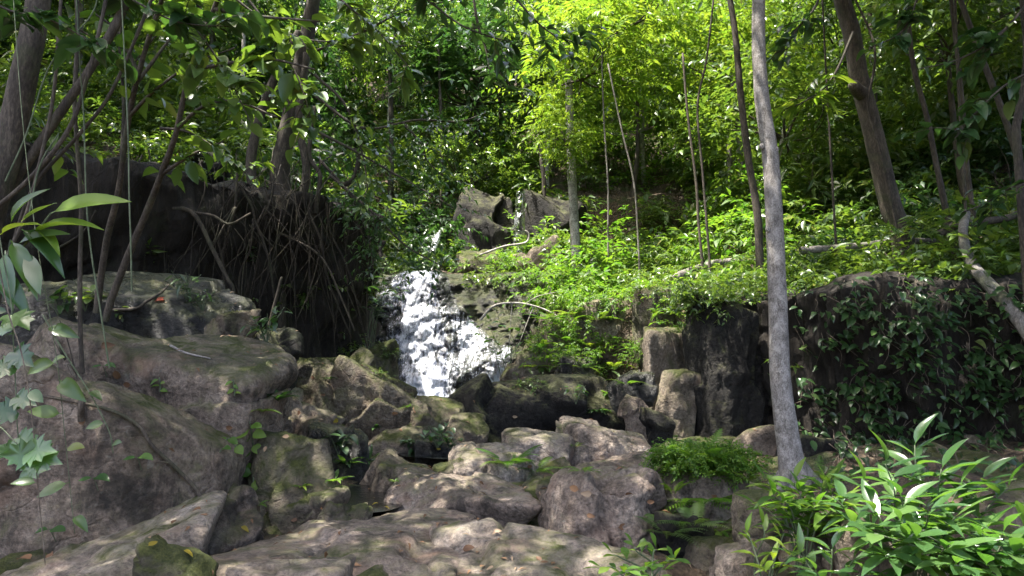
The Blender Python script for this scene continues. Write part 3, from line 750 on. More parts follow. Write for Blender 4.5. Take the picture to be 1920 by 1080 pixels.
def frond_mesh(name, mat, pairs=15, width=0.42, arch=0.35, seed=0, toothed=True, lobe=0.042, gap=0.0):
    """a fern frond: arching rachis with paired pinnae, unit length along +Y"""
    rs = np.random.RandomState(seed); V, Fc = [], []
    def rach(t): return np.array([0.03 * math.sin(t * 3 + seed), t * (1 - 0.12 * t), 0.10 * math.sin(t * 1.6) - arch * t * t])
    line = [rach(t) for t in np.linspace(0, 1, 9)]
    for k, p in enumerate(line):
        r = 0.010 * (1 - 0.75 * k / 8); V += [tuple(p + [-r, 0, 0]), tuple(p + [r, 0, 0])]
    for k in range(8): Fc.append((2 * k, 2 * k + 1, 2 * k + 3, 2 * k + 2))
    for i in range(pairs):
        t = 0.14 + 0.85 * (i + .3) / pairs
        prof = (0.55 + 0.45 * min(1, (t - 0.1) / 0.25)) * (1 - ((t - 0.1) / 0.92) ** 2.2) + 0.05
        for sgn in (-1, 1):
            L = width / 2 * prof * rs.uniform(0.9, 1.1); o = rach(t); d = np.array([sgn * 0.93, 0.36, -0.10 - 0.12 * rs.rand()]); d /= np.linalg.norm(d)
            side = np.cross(d, [0, 0, 1]); side /= np.linalg.norm(side); w = lobe / 2 * (0.7 + .3 * prof)
            n = len(V); seg = 5
            for q in range(seg + 1):
                f = q / seg; ww = w * (1 - f) ** 0.6 * (1.0 if not toothed else (1.15 if q % 2 else 0.72)) + 0.002
                c = o + d * L * f + np.array([0, 0, -0.10 * L * f * f])
                V += [tuple(c - side * ww), tuple(c + side * ww)]
            for q in range(seg): Fc.append((n + 2 * q, n + 2 * q + 1, n + 2 * q + 3, n + 2 * q + 2))
    me = bpy.data.meshes.new(name); me.from_pydata(V, [], Fc); me.materials.append(mat); return me
def lobed_mesh(name, mat):
    key = [(0, 0), (.10, -.10), (.30, -.08), (.52, .10), (.40, .22), (.62, .48), (.40, .46), (.34, .56), (.40, .80), (.20, .78), (0, 1.12)]
    half = []
    for (a, b), (c, d) in zip(key[:-1], key[1:]): half += [(a, b), ((a + c) / 2 * 1.02, (b + d) / 2)]
    pts = [(x, y, 0) for x, y in half] + [(0, 1.12, 0)] + [(-x, y, 0) for x, y in reversed(half[1:])]
    NP = len(pts)
    V = [(0, 0.42, -0.05)] + [(x, y, 0.10 * abs(x) - 0.25 * y * y + 0.03 * math.sin(8 * x)) for x, y, _ in pts]
    me = bpy.data.meshes.new(name); me.from_pydata(V, [], [(0, k + 1, (k + 1) % NP + 1) for k in range(NP)])
    me.polygons.foreach_set('use_smooth', np.ones(len(me.polygons), bool)); me.materials.append(mat); return me

LEAF = {}
def leaves_for(key, mat):
    LEAF[key] = {
        'ovate': [blade_mesh('ovate_leaf', mat, 6, 0.50, 0.10 + .1 * k, 0.12 + .14 * k, 'ovate', .01, stalk=0.10) for k in range(3)],
        'lance': [blade_mesh('lance_leaf', mat, 7, 0.27, 0.10 + .1 * k, 0.10 + .16 * k, 'lance', .008, stalk=0.06) for k in range(3)],
        'round': [blade_mesh('round_leaf', mat, 6, 0.66, 0.08 + .1 * k, 0.10 + .1 * k, 'ovate', .015, stalk=0.12) for k in range(2)],
        'strap': [blade_mesh('strap_leaf', mat, 8, 0.14, 0.15, 0.2 + .25 * k, 'lance', .004) for k in range(3)],
        'obovate': [blade_mesh('obovate_leaf', mat, 6, 0.42, 0.12, 0.12 + .15 * k, 'obovate', .01, stalk=0.08) for k in range(2)]}
for k_ in ('deep', 'mid', 'fresh', 'glossy', 'fern', 'yellow', 'dead', 'red'): leaves_for(k_, M[k_ + '_o'])
FROND = {k_: [frond_mesh('frond', M[k_ + '_o'], 15, 0.44, 0.25 + 0.15 * q, q) for q in range(3)] for k_ in ('fern', 'fresh', 'mid')}
SWORD = [frond_mesh('frond', M['fern_o'], 13, 0.36, 0.15 + .2 * q, q + 5, False, 0.04) for q in range(2)]
LOBED = {k_: [lobed_mesh('lobed_leaf', M[k_ + '_o'])] for k_ in ('fresh', 'glossy', 'mid')}

rsP = np.random.RandomState(77)
def leaf_matrix(pos, d, up, size):
    d = Vector(d).normalized(); x = d.cross(Vector(up))
    if x.length < 1e-4: x = d.cross(Vector((1, 0, 0.1)))
    x.normalize(); z = x.cross(d)
    s = size if isinstance(size, (tuple, list)) else (size, size, size)
    m = Matrix(((x.x * s[0], d.x * s[1], z.x * s[2], pos[0]), (x.y * s[0], d.y * s[1], z.y * s[2], pos[1]), (x.z * s[0], d.z * s[1], z.z * s[2], pos[2]), (0, 0, 0, 1)))
    return m
def add_leaf(parent, meshes, pos, d, up, size, name='leaf'):
    me = meshes[rsP.randint(len(meshes))]
    o = bpy.data.objects.new(name, me); COL.objects.link(o); o.parent = parent
    o.matrix_local = leaf_matrix(pos, d, up, size)
    return o
def rv(s=1.0): return Vector(rsP.normal(size=3) * s)

# ------------------------------------------------------------------ hitting the rocks along a pixel ray
bpy.context.view_layer.update()
DGR = bpy.context.evaluated_depsgraph_get()
def hit(u, v, default_Y=8.0):
    d = (P(u, v, 1.0) - Vector((0, 0, CAMZ))).normalized()
    ok, loc, nrm, idx, ob, mat = SC.ray_cast(DGR, Vector((0, 0, CAMZ)), d)
    if ok: return loc.copy(), nrm.copy()
    return P(u, v, default_Y), Vector((0, 0, 1))
def drop(x, y, ztop=9.0):
    ok, loc, nrm, idx, ob, mat = SC.ray_cast(DGR, Vector((x, y, ztop)), Vector((0, 0, -1)))
    return (loc.copy(), nrm.copy()) if ok else (Vector((x, y, gz(x, y))), Vector((0, 0, 1)))

# ------------------------------------------------------------------ many-leaf meshes
_T4V = np.array([(0, 0, 0), (-.5, .42, .10), (0, .45, 0), (.5, .42, .10), (0, 1.0, -.14)])
_T4F = np.array([(0, 3, 2), (0, 2, 1), (2, 3, 4), (2, 4, 1)])
def leaf_cloud(pos, d, up, L, W):
    """arrays of n leaves -> V, F (4 triangles each)"""
    n = len(pos)
    d = d / (np.linalg.norm(d, axis=1)[:, None] + 1e-9)
    x = np.cross(d, up); x /= np.linalg.norm(x, axis=1)[:, None] + 1e-9
    z = np.cross(x, d)
    T = _T4V
    V = (pos[:, None, :] + x[:, None, :] * (T[None, :, 0:1] * W[:, None, None]) + d[:, None, :] * (T[None, :, 1:2] * L[:, None, None]) + z[:, None, :] * (T[None, :, 2:3] * L[:, None, None]))
    Fc = (np.arange(n) * 5)[:, None, None] + _T4F[None]
    return V.reshape(-1, 3), Fc.reshape(-1, 3)
def spray(o, d, L, n, leafL, ratio, rs, droop=0.25, pinnate=False, tip_up=0.0):
    """twigs with alternate leaves: o,d (T,3), L (T,)"""
    T = len(o)
    d = d / (np.linalg.norm(d, axis=1)[:, None] + 1e-9)
    k = (np.arange(n) + 0.6) / n
    t = np.tile(k, (T, 1)) + rs.uniform(-.3, .3, (T, n)) / n
    pos = o[:, None] + d[:, None] * (L[:, None, None] * t[..., None])
    pos[..., 2] -= droop * L[:, None] * t ** 2
    upv = np.zeros((T, 3)); upv[:, 2] = 1; upv += rs.normal(size=(T, 3)) * 0.25
    side = np.cross(d, upv); side /= np.linalg.norm(side, axis=1)[:, None] + 1e-9
    sg = np.where(np.arange(n) % 2 == 0, 1.0, -1.0)[None, :, None]
    a, b = (0.30, 0.95) if pinnate else (0.62, 0.72)
    ld = d[:, None] * a + side[:, None] * sg * b + rs.normal(size=(T, n, 3)) * (0.10 if pinnate else 0.28)
    ld[..., 2] -= 0.22 + 0.25 * rs.rand(T, n)
    up = np.repeat(upv[:, None], n, 1) + rs.normal(size=(T, n, 3)) * 0.35
    LL = leafL * rs.uniform(0.65, 1.2, T * n)
    return leaf_cloud(pos.reshape(-1, 3), ld.reshape(-1, 3), up.reshape(-1, 3), LL, LL * ratio * rs.uniform(.85, 1.15, T * n))
def ball(rs, n):
    p = rs.normal(size=(n, 3)); p /= np.linalg.norm(p, axis=1)[:, None]; return p * rs.uniform(0.25, 1, n)[:, None] ** 0.5
def crown_arrays(seed, Rr, H, clumps, twigs, n, leafL, ratio, tw=0.5, droop=0.25, pinnate=False, cl=0.35, keep=None, zc=0.4):
    """crown centred above the origin (its fork); returns leaf V,F and branch lines"""
    rs = np.random.RandomState(seed)
    c = ball(rs, clumps) * np.array([Rr, Rr, H]); c[:, 2] += H * zc
    o = np.repeat(c, twigs, 0) + rs.normal(size=(clumps * twigs, 3)) * cl * np.array([1, 1, .7])
    out = o - np.array([0, 0, -0.2 * H]); out /= np.linalg.norm(out, axis=1)[:, None] + 1e-6
    d = out * 0.5 + rs.normal(size=o.shape) * 0.7; d[:, 2] *= 0.6
    L = tw * rs.uniform(.6, 1.3, len(o))
    if keep is not None:
        m = keep(o); o, d, L = o[m], d[m], L[m]
    V, Fc = spray(o, d, L, n, leafL, ratio, rs, droop, pinnate)
    return V, Fc, c
def join_tubes(name, tubes, mat):
    VV, QQ, TT, off = [], [], [], 0
    for V, Q, T in tubes:
        VV.append(V); QQ.append(Q + off); TT.append(T[:, :3] + off); off += len(V)
    Q = np.vstack(QQ); T = np.vstack(TT)
    F3 = np.vstack([Q[:, [0, 1, 2]], Q[:, [0, 2, 3]], T])
    return mesh_from(name, np.vstack(VV), F3, mat)
def branch_mesh(name, c, rs, r, mat, per=3, keepn=12):
    idx = rs.permutation(len(c))[:keepn]; tubes = []
    for i in idx:
        e = c[i]; mid = e * 0.5 + rs.normal(size=3) * 0.12 * np.linalg.norm(e); mid[2] -= 0.05
        tubes.append(tube(smooth_line([np.zeros(3), mid, e], 9), r, r * 0.25, 5))
    return join_tubes(name, tubes, mat)

# crown kinds (shared meshes)
CROWN = {}
def crown_kind(key, mat, bark, *a, r=0.035, var=3, **k):
    out = []
    for q in range(var):
        V, Fc, c = crown_arrays(hash_str(key) % 500 + q, *a, **k)
        me = mesh_from(key + '_crown', V, Fc, M[mat], smooth=False)
        bm = branch_mesh(key + '_branches', c, np.random.RandomState(q), r, M[bark])
        out.append((me, bm))
    CROWN[key] = out
#            key        mat    bark        R    H   clumps twigs n  leafL ratio
crown_kind('broad', 'mid', 'bark_brown', 1.9, 1.5, 34, 12, 8, 0.23, 0.42, tw=.6)
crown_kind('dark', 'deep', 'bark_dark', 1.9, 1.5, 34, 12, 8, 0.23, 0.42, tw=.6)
crown_kind('lance', 'mid', 'bark_brown', 1.8, 1.7, 34, 12, 9, 0.28, 0.27, droop=.5, tw=.6)
crown_kind('yellow', 'fresh', 'bark_brown', 1.8, 1.4, 34, 8, 13, 0.22, 0.38, pinnate=True, tw=.8)
crown_kind('small', 'mid', 'bark_brown', 1.7, 1.3, 44, 13, 10, 0.14, 0.45, tw=.46)
crown_kind('shrub', 'mid', 'twig', 0.75, 0.6, 15, 7, 8, 0.19, 0.42, cl=.18, tw=.38, r=.012, zc=.8)
crown_kind('shrub_dark', 'deep', 'twig', 0.75, 0.6, 15, 7, 8, 0.19, 0.40, cl=.18, tw=.38, r=.012, zc=.8)
crown_kind('shrub_fresh', 'fern', 'twig', 0.75, 0.6, 15, 7, 8, 0.16, 0.42, cl=.18, tw=.36, r=.012, zc=.8)
crown_kind('shrub_lance', 'mid', 'twig', 0.8, 0.7, 15, 7, 9, 0.25, 0.24, cl=.2, tw=.45, r=.012, zc=.8)
crown_kind('clubmoss', 'fern', 'twig', 0.36, 0.20, 46, 9, 10, 0.045, 0.5, cl=.06, tw=.13, r=.004, zc=1.0, droop=.5)
crown_kind('herb', 'mid', 'twig', 0.5, 0.22, 14, 7, 7, 0.09, 0.48, cl=.12, tw=.2, r=.006, zc=.9)
crown_kind('herb_fresh', 'fern', 'twig', 0.5, 0.22, 14, 7, 7, 0.09, 0.46, cl=.12, tw=.2, r=.006, zc=.9)
def place_crown(parent, key, pos, scale, rz, var=None, tilt=0.0):
    kk = CROWN[key]; me, bm = kk[(var if var is not None else rsP.randint(len(kk))) % len(kk)]
    o = obj('crown', me, parent, pos); o.scale = scale if isinstance(scale, tuple) else (scale,) * 3; o.rotation_euler = (tilt, 0, rz)
    b = obj('branches', bm, parent, pos); b.scale = o.scale; b.rotation_euler = o.rotation_euler
    o['kind'] = 'stuff'
    return o
# ------------------------------------------------------------------ trees one can tell apart
def trunk_tree(name, label, pix, Y, w0, w1, bark, cat='tree', group=None, seg=14, bump=0.12, flare=0.5, crowns=(), n=40, dY=0.0):
    """pix: pixels from foot to top; w0,w1 widths in pixels"""
    pts = [P(u, v, Y + dY * k / (len(pix) - 1)) for k, (u, v) in enumerate(pix)]
    base = pts[0].copy()
    r = root(name, base, label, cat, group)
    line = smooth_line([p - base for p in pts], n)
    dz = base.z - gz(base.x, base.y)
    if dz > 0.05: line = np.vstack([[0, 0, -min(dz, 4.0) - .2], [0, 0, -min(dz, 4.0) * .45], line])
    else: line[0][2] -= 0.15
    obj('trunk', tube_mesh('trunk', line, PX(w0, Y) / 2, PX(w1, Y) / 2, seg, M[bark], bump=bump, seed=hash_str(label) % 50, flare=flare, flare_len=0.25), r)
    for key, (u, v, yy), s in crowns:
        p = P(u, v, yy) - base; place_crown(r, key, p, s, rsP.uniform(0, 6.3))
    return r, base, line
def knot(r, p, rad, bark):
    V, Fc = ico(2); V = V * np.array([rad, rad, rad * 1.2]); V = V * (1 + .2 * fbm(V * 20, 2))[:, None]
    obj('knot', mesh_from('knot', V, Fc, M[bark]), r, p)

tG, bG, lG = trunk_tree('slender_tree', 'slender pale grey tree standing alone right of the centre', [(1490, 905), (1474, 800), (1463, 700), (1458, 560), (1452, 420), (1444, 290), (1428, 180), (1422, 60), (1425, -60), (1440, -400)], 7.5, 41, 21, 'bark_grey', flare=0.7, n=70, bump=.07)
for (u, v) in ((1428, 274), (1455, 280), (1440, 430)):
    knot(tG, P(u, v, 7.45) - bG, .028, 'bark_grey')
for a_, l_ in ((-2.5, .34), (-1.2, .28), (-.3, .36), (1.6, .3), (2.8, .3)):
    q_ = smooth_line([(0, 0, .22), (math.cos(a_) * l_ * .45, math.sin(a_) * l_ * .45, .05), (math.cos(a_) * l_, math.sin(a_) * l_, -.12)], 10)
    obj('root', tube_mesh('root', q_, .085, .03, 8, M['bark_grey_moss'], bump=.15), tG)
tL, bL, lL = trunk_tree('leaning_tree', 'brown leaning trunk with a broken stub, right of the slender grey tree', [(1708, 540), (1690, 440), (1668, 380), (1640, 260), (1612, 150), (1596, 60), (1570, -40), (1540, -250)], 11.2, 42, 28, 'bark_brown', flare=.25)
st_ = smooth_line([P(1615, 175, 11.1) - bL, P(1606, 168, 10.95) - bL, P(1600, 158, 10.85) - bL], 6)
obj('stub', tube_mesh('stub', st_, .11, .08, 9, M['bark_brown'], bump=.2), tL)
obj('liana', tube_mesh('liana', smooth_line([P(1690, 470, 10.9) - bL, P(1655, 300, 10.9) - bL, P(1628, 200, 10.85) - bL, P(1640, 90, 10.8) - bL, P(1590, -30, 10.9) - bL], 30), .022, .018, 6, M['bark_dark'], bump=.2), tL)
trunk_tree('thin_tree', 'thin dark crooked trunk just left of the slender grey tree', [(1424, 470), (1420, 400), (1402, 290), (1388, 170), (1378, 60), (1362, -40)], 11.8, 15, 11, 'bark_dark', flare=.3)
trunk_tree('mottled_tree', 'mottled pale trunk of the yellow green tree behind the falls', [(1082, 520), (1077, 420), (1072, 320), (1068, 220), (1066, 140), (1060, 60)], 17.0, 19, 13, 'bark_pale', flare=.2,
           crowns=[('yellow', (1090, 150, 16.6), .9), ('yellow', (1060, 265, 16.2), .42), ('yellow', (1160, 60, 17.5), 1.0)])
trunk_tree('forest_tree', 'dark straight trunk high behind the falls, left of the mottled trunk', [(896, 300), (894, 220), (892, 140), (890, 20)], 24, 13, 10, 'bark_dark', crowns=[('dark', (893, 90, 23.5), 1.1)])
trunk_tree('forest_tree', 'far grey trunk at the top edge above the yellow green tree', [(1246, 120), (1243, 40), (1240, -60)], 34, 12, 11, 'bark_pale')
trunk_tree('leaning_tree', 'thick leaning trunk in the top left corner', [(-70, 560), (-30, 430), (5, 320), (28, 220), (52, 110), (75, -20), (110, -260)], 5.3, 58, 40, 'bark_brown', flare=0, bump=.1)
# lianas on the left
GL = 'lianas hanging on the left'
for k, (pix, Y, w, lab) in enumerate([
    ([(-40, 430), (40, 320), (110, 215), (175, 120), (235, 10), (270, -80)], 5.4, 19, 'thickest brown liana slanting up beside the top left trunk'),
    ([(-20, 400), (60, 330), (130, 240), (165, 140), (190, 40), (210, -60)], 5.2, 9, 'thin brown liana crossing the thickest one at the top left'),
    ([(-25, 760), (-10, 600), (15, 480), (50, 400), (78, 290), (100, 180), (110, 60), (118, -60)], 5.1, 8, 'dark straight liana in front of the top left trunk'),
    ([(-30, 740), (-10, 600), (30, 440), (70, 340), (150, 250), (215, 160), (300, -40)], 5.6, 8, 'pale thin liana behind the thick one on the left'),
    ([(154, 700), (150, 600), (150, 500), (152, 380), (140, 200), (146, 60), (140, -50)], 5.9, 9, 'upright dark liana left of the two slanting saplings')]):
    pts = [P(u, v, Y) for u, v in pix]; b = pts[0].copy(); r = root('liana', b, lab, 'vine', GL)
    obj('stem', tube_mesh('stem', smooth_line([p - b for p in pts], 40), PX(w, Y) / 2, PX(w, Y) / 2 * .8, 7, M['bark_brown'], bump=.2, seed=k), r)
for k, (pix, lab) in enumerate([([(205, 690), (188, 580), (172, 480), (162, 380), (157, 220), (150, 120), (140, -60)], 'long pale green string vine hanging before the left bank'),
                               ([(247, 545), (245, 450), (242, 360), (240, 250), (232, 80), (225, -60)], 'short pale string vine right of the long one'),
                               ([(10, 340), (50, 250), (95, 120), (170, 30), (185, -20)], 'pale green string vine crossing the top left trunk'),
                               ([(55, 400), (75, 310), (110, 250)], 'short green vine below the top left trunk')]):
    pts = [P(u, v, 4.9) for u, v in pix]; b = pts[0].copy(); r = root('string_vine', b, lab, 'vine', 'thin green string vines')
    obj('stem', tube_mesh('stem', smooth_line([p - b for p in pts], 30), PX(1.7, 4.9), PX(1.4, 4.9), 6, M['vine'], bump=.1, seed=k), r)

def leafy_sapling(name, label, pix, Y, w, leaves, leafset, size, bark='twig', side=(), group=None, shape='ovate', spread=0.35, dY=0.0, out=1.0):
    """thin stem with side branches; every leaf is an object"""
    pts = [P(u, v, Y + dY * k / max(1, len(pix) - 1)) for k, (u, v) in enumerate(pix)]
    b = pts[0].copy(); r = root(name, b, label, 'sapling', group)
    main = smooth_line([p - b for p in pts], 30); main[0][2] -= .06
    obj('stem', tube_mesh('stem', main, PX(w, Y) / 2, PX(w, Y) / 2 * .45, 8, M[bark], bump=.12, seed=len(label)), r)
    lines = [(main, 0.45)]
    for br in side:
        tk = min(range(30), key=lambda k: (Vector(main[k]) + b - P(br[0][0], br[0][1], (Vector(main[k]) + b).y)).length)
        ys_ = (Vector(main[tk]) + b).y
        q = smooth_line([main[tk]] + [P(u, v, ys_ + yy - br[0][2]) - b for u, v, yy in br[1:]], 16)
        obj('branch', tube_mesh('branch', q, PX(w, Y) * .28, PX(w, Y) * .10, 6, M[bark], bump=.1), r); lines.append((q, 0.15))
    for k in range(leaves):
        ln, t0 = lines[k % len(lines)]
        t = t0 + (1 - t0) * rsP.rand(); i = int(t * (len(ln) - 2)); p = ln[i] + (ln[i + 1] - ln[i]) * rsP.rand()
        tg = Vector(ln[i + 1] - ln[i]).normalized()
        d = tg * 0.4 + rv(0.65); d.z = d.z * 0.4 - 0.12
        d.normalize(); off = d * rsP.uniform(0, spread) * .5
        if off.length > .06:
            pass
        add_leaf(r, LEAF[leafset][shape], Vector(p) + off * 0.3, d, Vector((0, 0, 1)) + rv(.3), size * rsP.uniform(.7, 1.25))
    return r
GS = 'big leaved saplings on the left'
leafy_sapling('sapling', 'left one of two slanting saplings on the wet slab', [(182, 575), (200, 450), (222, 360), (240, 230), (262, 130), (300, 10), (330, -60)], 7.5, 13, 46, 'mid', .24, 'bark_brown', GS and [[(240, 230, 5.7), (290, 170, 5.5), (360, 120, 5.4), (440, 90, 5.2)], [(262, 130, 5.7), (220, 60, 5.6), (170, 20, 5.5)], [(255, 160, 5.7), (330, 60, 5.9), (400, -10, 6.0)]], GS, dY=-1.6)
leafy_sapling('sapling', 'right one of two slanting saplings on the wet slab', [(198, 590), (240, 480), (278, 390), (305, 320), (330, 250), (355, 140), (400, 20), (430, -60)], 7.5, 14, 70, 'mid', .24, 'bark_brown', [[(330, 250, 5.6), (380, 200, 5.4), (440, 190, 5.3), (520, 220, 5.2)], [(355, 140, 5.6), (420, 120, 5.4), (500, 110, 5.3), (590, 130, 5.2)], [(400, 20, 5.6), (480, 30, 5.4), (600, 40, 5.3)], [(300, 330, 5.6), (360, 290, 5.4), (420, 265, 5.3)]], GS, dY=-1.6)
leafy_sapling('sapling', 'thin sapling on the bank behind the two slanting ones', [(225, 350), (232, 200), (225, 90), (235, -30)], 10.4, 8, 40, 'deep', .24, 'bark_dark', [[(228, 150, 6.3), (300, 60, 6.2), (370, 20, 6.0)], [(226, 100, 6.3), (120, 40, 6.2), (40, 30, 6.1)]], GS)

# the tree on the root bank
bt, bB, lB = trunk_tree('bank_tree', 'old root clad tree on top of the undercut bank left of the falls', [(520, 380), (528, 300), (545, 220), (565, 120), (585, 20), (610, -120)], 11.6, 40, 24, 'bark_dark', flare=.5, bump=.3, seg=18)
for (a, b_, w) in (([(480, 380), (470, 300), (500, 180), (560, 60)], None, 30), ([(560, 400), (575, 320), (560, 220), (575, 100)], None, 26), ([(590, 400), (600, 330), (580, 290), (590, 200)], None, 14), ([(640, 350), (662, 335), (672, 300), (668, 280)], None, 16)):
    obj('stem', tube_mesh('stem', smooth_line([P(u, v, 11.3) - bB for u, v in a], 20), PX(w, 11.3) / 2 * .7, PX(w, 11.3) / 2 * .5, 9, M['bark_dark'], bump=.25, seed=w), bt)
rsr = np.random.RandomState(4)
for k in range(125):       # hanging roots and rootlets, each its own
    u0 = rsr.choice([rsr.uniform(250, 670), rsr.normal(540, 60)]); v0 = rsr.uniform(270, 430)
    u1 = u0 + rsr.normal(0, 70) + (u0 - 530) * .1; v1 = min(v0 + rsr.uniform(60, 340), 690)
    if u1 > 690: u1 = 690
    Y0 = np.interp(u0, [100, 400, 560, 720], [9.6, 10.3, 11.1, 12.1]) - rsr.uniform(.05, .5)
    Y1 = np.interp(u1, [100, 400, 560, 720], [9.6, 10.3, 11.1, 12.1]) - rsr.uniform(-.05, .3)
    m = ((u0 + u1) / 2 + rsr.normal(0, 16), (v0 + v1) / 2 + rsr.normal(0, 14))
    q = smooth_line([P(u0, v0, Y0) - bB, P(u0 * .6 + m[0] * .4 + rsr.normal(0, 8), v0 * .55 + m[1] * .45, (Y0 * 2 + Y1) / 3 - .08) - bB, P(m[0], m[1], (Y0 + Y1) / 2 - .05) - bB, P(u1, v1, Y1) - bB], 14)
    w = rsr.choice([1.0, 1.4, 1.9, 2.6, 4.2], p=[.38, .3, .2, .08, .04])
    obj('root', tube_mesh('root', q, PX(w, 11) / 2 * 1.2, PX(w, 11) / 2 * .7, 5, M['root']), bt)
for pix, w, Y in (([(300, 392), (360, 398), (400, 470), (425, 520), (438, 545), (428, 585)], 9, 9.7), ([(360, 398), (400, 405), (430, 420), (470, 400)], 6, 9.8), ([(505, 610), (515, 570), (528, 520)], 7, 10.2), ([(465, 610), (462, 580), (466, 560)], 7, 10.0), ([(430, 420), (440, 390), (400, 460)], 5, 9.9),
                  ([(60, 490), (150, 440), (180, 395)], 5, 8.9), ([(520, 435), (600, 480), (640, 560), (665, 620)], 5, 10.9)):
    q = smooth_line([P(u, v, Y) - bB for u, v in pix], 22)
    obj('root', tube_mesh('root', q, PX(w, Y) / 2, PX(w, Y) / 2 * .7, 7, M['root'], bump=.15, seed=w), bt)
# long limbs reaching over the stream with drooping twigs
rsb = np.random.RandomState(12)
for pix, Y in (([(590, 180), (680, 240), (780, 225), (860, 228), (910, 212)], 11.5), ([(600, 250), (660, 280), (730, 320), (800, 360), (850, 390)], 11.2), ([(580, 100), (680, 60), (760, 20), (850, 0)], 11.4), ([(755, 230), (790, 270), (800, 300), (830, 330)], 11.4), ([(620, 330), (700, 400), (760, 460), (830, 500)], 11.0), ([(600, 300), (660, 370), (690, 440), (700, 500)], 11.3)):
    q = smooth_line([P(u, v, Y) - bB for u, v in pix], 26)
    obj('limb', tube_mesh('limb', q, PX(6, Y) / 2, PX(2.5, Y) / 2, 7, M['bark_dark'], bump=.15), bt)
    T = 46; i = rsb.randint(5, 25, T); o = q[i] + rsb.normal(size=(T, 3)) * .16
    d = rsb.normal(size=(T, 3)) * np.array([1, 1, .5]); d[:, 2] -= .35
    V, Fc = spray(o, d, rsb.uniform(.25, .5, T), 8, .12, .40, rsb, .3)
    tag(obj('foliage', mesh_from('foliage', V, Fc, M['deep'], False), bt), kind='stuff')

# slender poles and saplings in the right and centre understorey
GP = 'slender poles in the understorey'
for pix, Y, w, bk, lab in (
    ([(1790, 470), (1760, 330), (1738, 220), (1712, 120), (1700, 0)], 10.5, 12, 'bark_dark', 'dark slanting pole right of the leaning trunk'),
    ([(1835, 470), (1815, 330), (1805, 200), (1790, 60), (1780, -30)], 10.2, 10, 'bark_brown', 'thin pole right of the dark slanting pole'),
    ([(1920, 330), (1880, 210), (1830, 80), (1790, -30)], 8.6, 13, 'bark_dark', 'dark pole slanting in from the right edge'),
    ([(1905, 240), (1925, 120), (1915, -30)], 8.0, 16, 'bark_dark', 'upright dark pole at the right edge'),
    ([(1822, 490), (1812, 420), (1806, 300), (1796, 150), (1790, -30)], 10.0, 6, 'bark_brown', 'thin brown pole standing in the litter at the right'),
    ([(1200, 530), (1196, 440), (1188, 340), (1165, 240), (1140, 120)], 15, 4, 'bark_grey_moss', 'thin grey pole right of the mottled trunk'),
    ([(1142, 540), (1140, 450), (1140, 350), (1132, 220), (1128, 100)], 15.5, 4, 'bark_grey_moss', 'upright grey pole close to the mottled trunk'),
    ([(1320, 520), (1310, 420), (1305, 340), (1290, 220), (1280, 100)], 13.2, 6, 'bark_brown', 'thin brown pole above the dark cleft'),
    ([(1330, 480), (1318, 330), (1308, 200), (1325, 110), (1340, -20)], 12.0, 5, 'bark_dark', 'thin curved pole in the yellow green leaves'),
    ([(828, 350), (828, 280), (826, 200), (822, 80)], 22, 7, 'bark_brown', 'short brown trunk in the haze of leaves left of the centre'),
    ([(1570, 500), (1560, 330), (1548, 120), (1540, -40)], 11.5, 5, 'bark_dark', 'thin dark pole left of the leaning trunk'),
    ([(455, 180), (456, 100), (458, 30)], 15.0, 9, 'bark_pale', 'pale trunk showing through the leaves at the upper left'),
    ([(940, 330), (938, 220), (936, 120)], 26, 8, 'bark_brown', 'thin far trunk between the dark one and the mottled one'),
    ([(1020, 335), (1015, 300), (1012, 260)], 21, 9, 'bark_dark', 'dark leaning stem above the upper cliff')):
    trunk_tree('pole_tree', lab, pix, Y, w, w * .7, bk, 'tree', GP, seg=8, bump=.12, flare=.2, n=24)

# dead wood
def log(name, label, pix, Y, w0, w1, bark='bark_grey_moss', side=(), dY=0, rest=False):
    ys_ = [Y + dY * k / (len(pix) - 1) for k in range(len(pix))]
    if rest:
        hy = [hit(u, v)[0].y for u, v in pix]; n_ = len(pix) - 1
        ys_ = [min(hy[0] + (hy[-1] - hy[0]) * k / n_, hy[k] - .03) for k in range(n_ + 1)]; Y = sum(ys_) / len(ys_)
    pts = [P(u, v, ys_[k]) for k, (u, v) in enumerate(pix)]; b = pts[0].copy(); r = root(name, b, label, 'branch', 'fallen wood')
    obj('stem', tube_mesh('stem', smooth_line([p - b for p in pts], 30), PX(w0, Y) / 2, PX(w1, Y) / 2, 10, M[bark], bump=.2, seed=len(label)), r)
    for s in side:
        obj('twig', tube_mesh('twig', smooth_line([P(u, v, Y) - b for u, v in s], 14), PX(w1, Y) * .35, PX(w1, Y) * .18, 6, M[bark], bump=.15), r)
log('fallen_log', 'thick pale root like log bending down at the far right', [(2010, 860), (1985, 740), (1940, 640), (1895, 575), (1850, 530), (1820, 490), (1805, 440), (1812, 400)], 7.3, 40, 18, 'bark_grey_moss', dY=2.1)
log('fallen_log', 'mossy log lying level behind the leaning trunk', [(1500, 470), (1600, 462), (1700, 452), (1800, 455)], 11.3, 14, 10, 'bark_grey_moss')
log('fallen_log', 'pale log lying across the slope above the ledge', [(1260, 525), (1290, 510), (1350, 492), (1420, 488)], 13.4, 18, 10, 'bark_grey_moss')
log('fallen_branch', 'dark twisted branch lying on the right slope', [(1760, 440), (1800, 420), (1850, 415), (1900, 405), (1940, 380)], 9.8, 16, 12, 'bark_brown')
log('dead_stick', 'long brown stick leaning down across the left boulders', [(406, 982), (368, 918), (330, 878), (285, 835), (262, 800), (215, 772), (150, 755), (78, 742)], 4.9, 8, 5, 'bark_brown', [[(318, 868), (300, 866), (292, 868)], [(215, 772), (213, 820), (208, 858)], [(222, 775), (222, 830), (212, 862)], [(150, 752), (170, 790), (180, 770)]], rest=True)
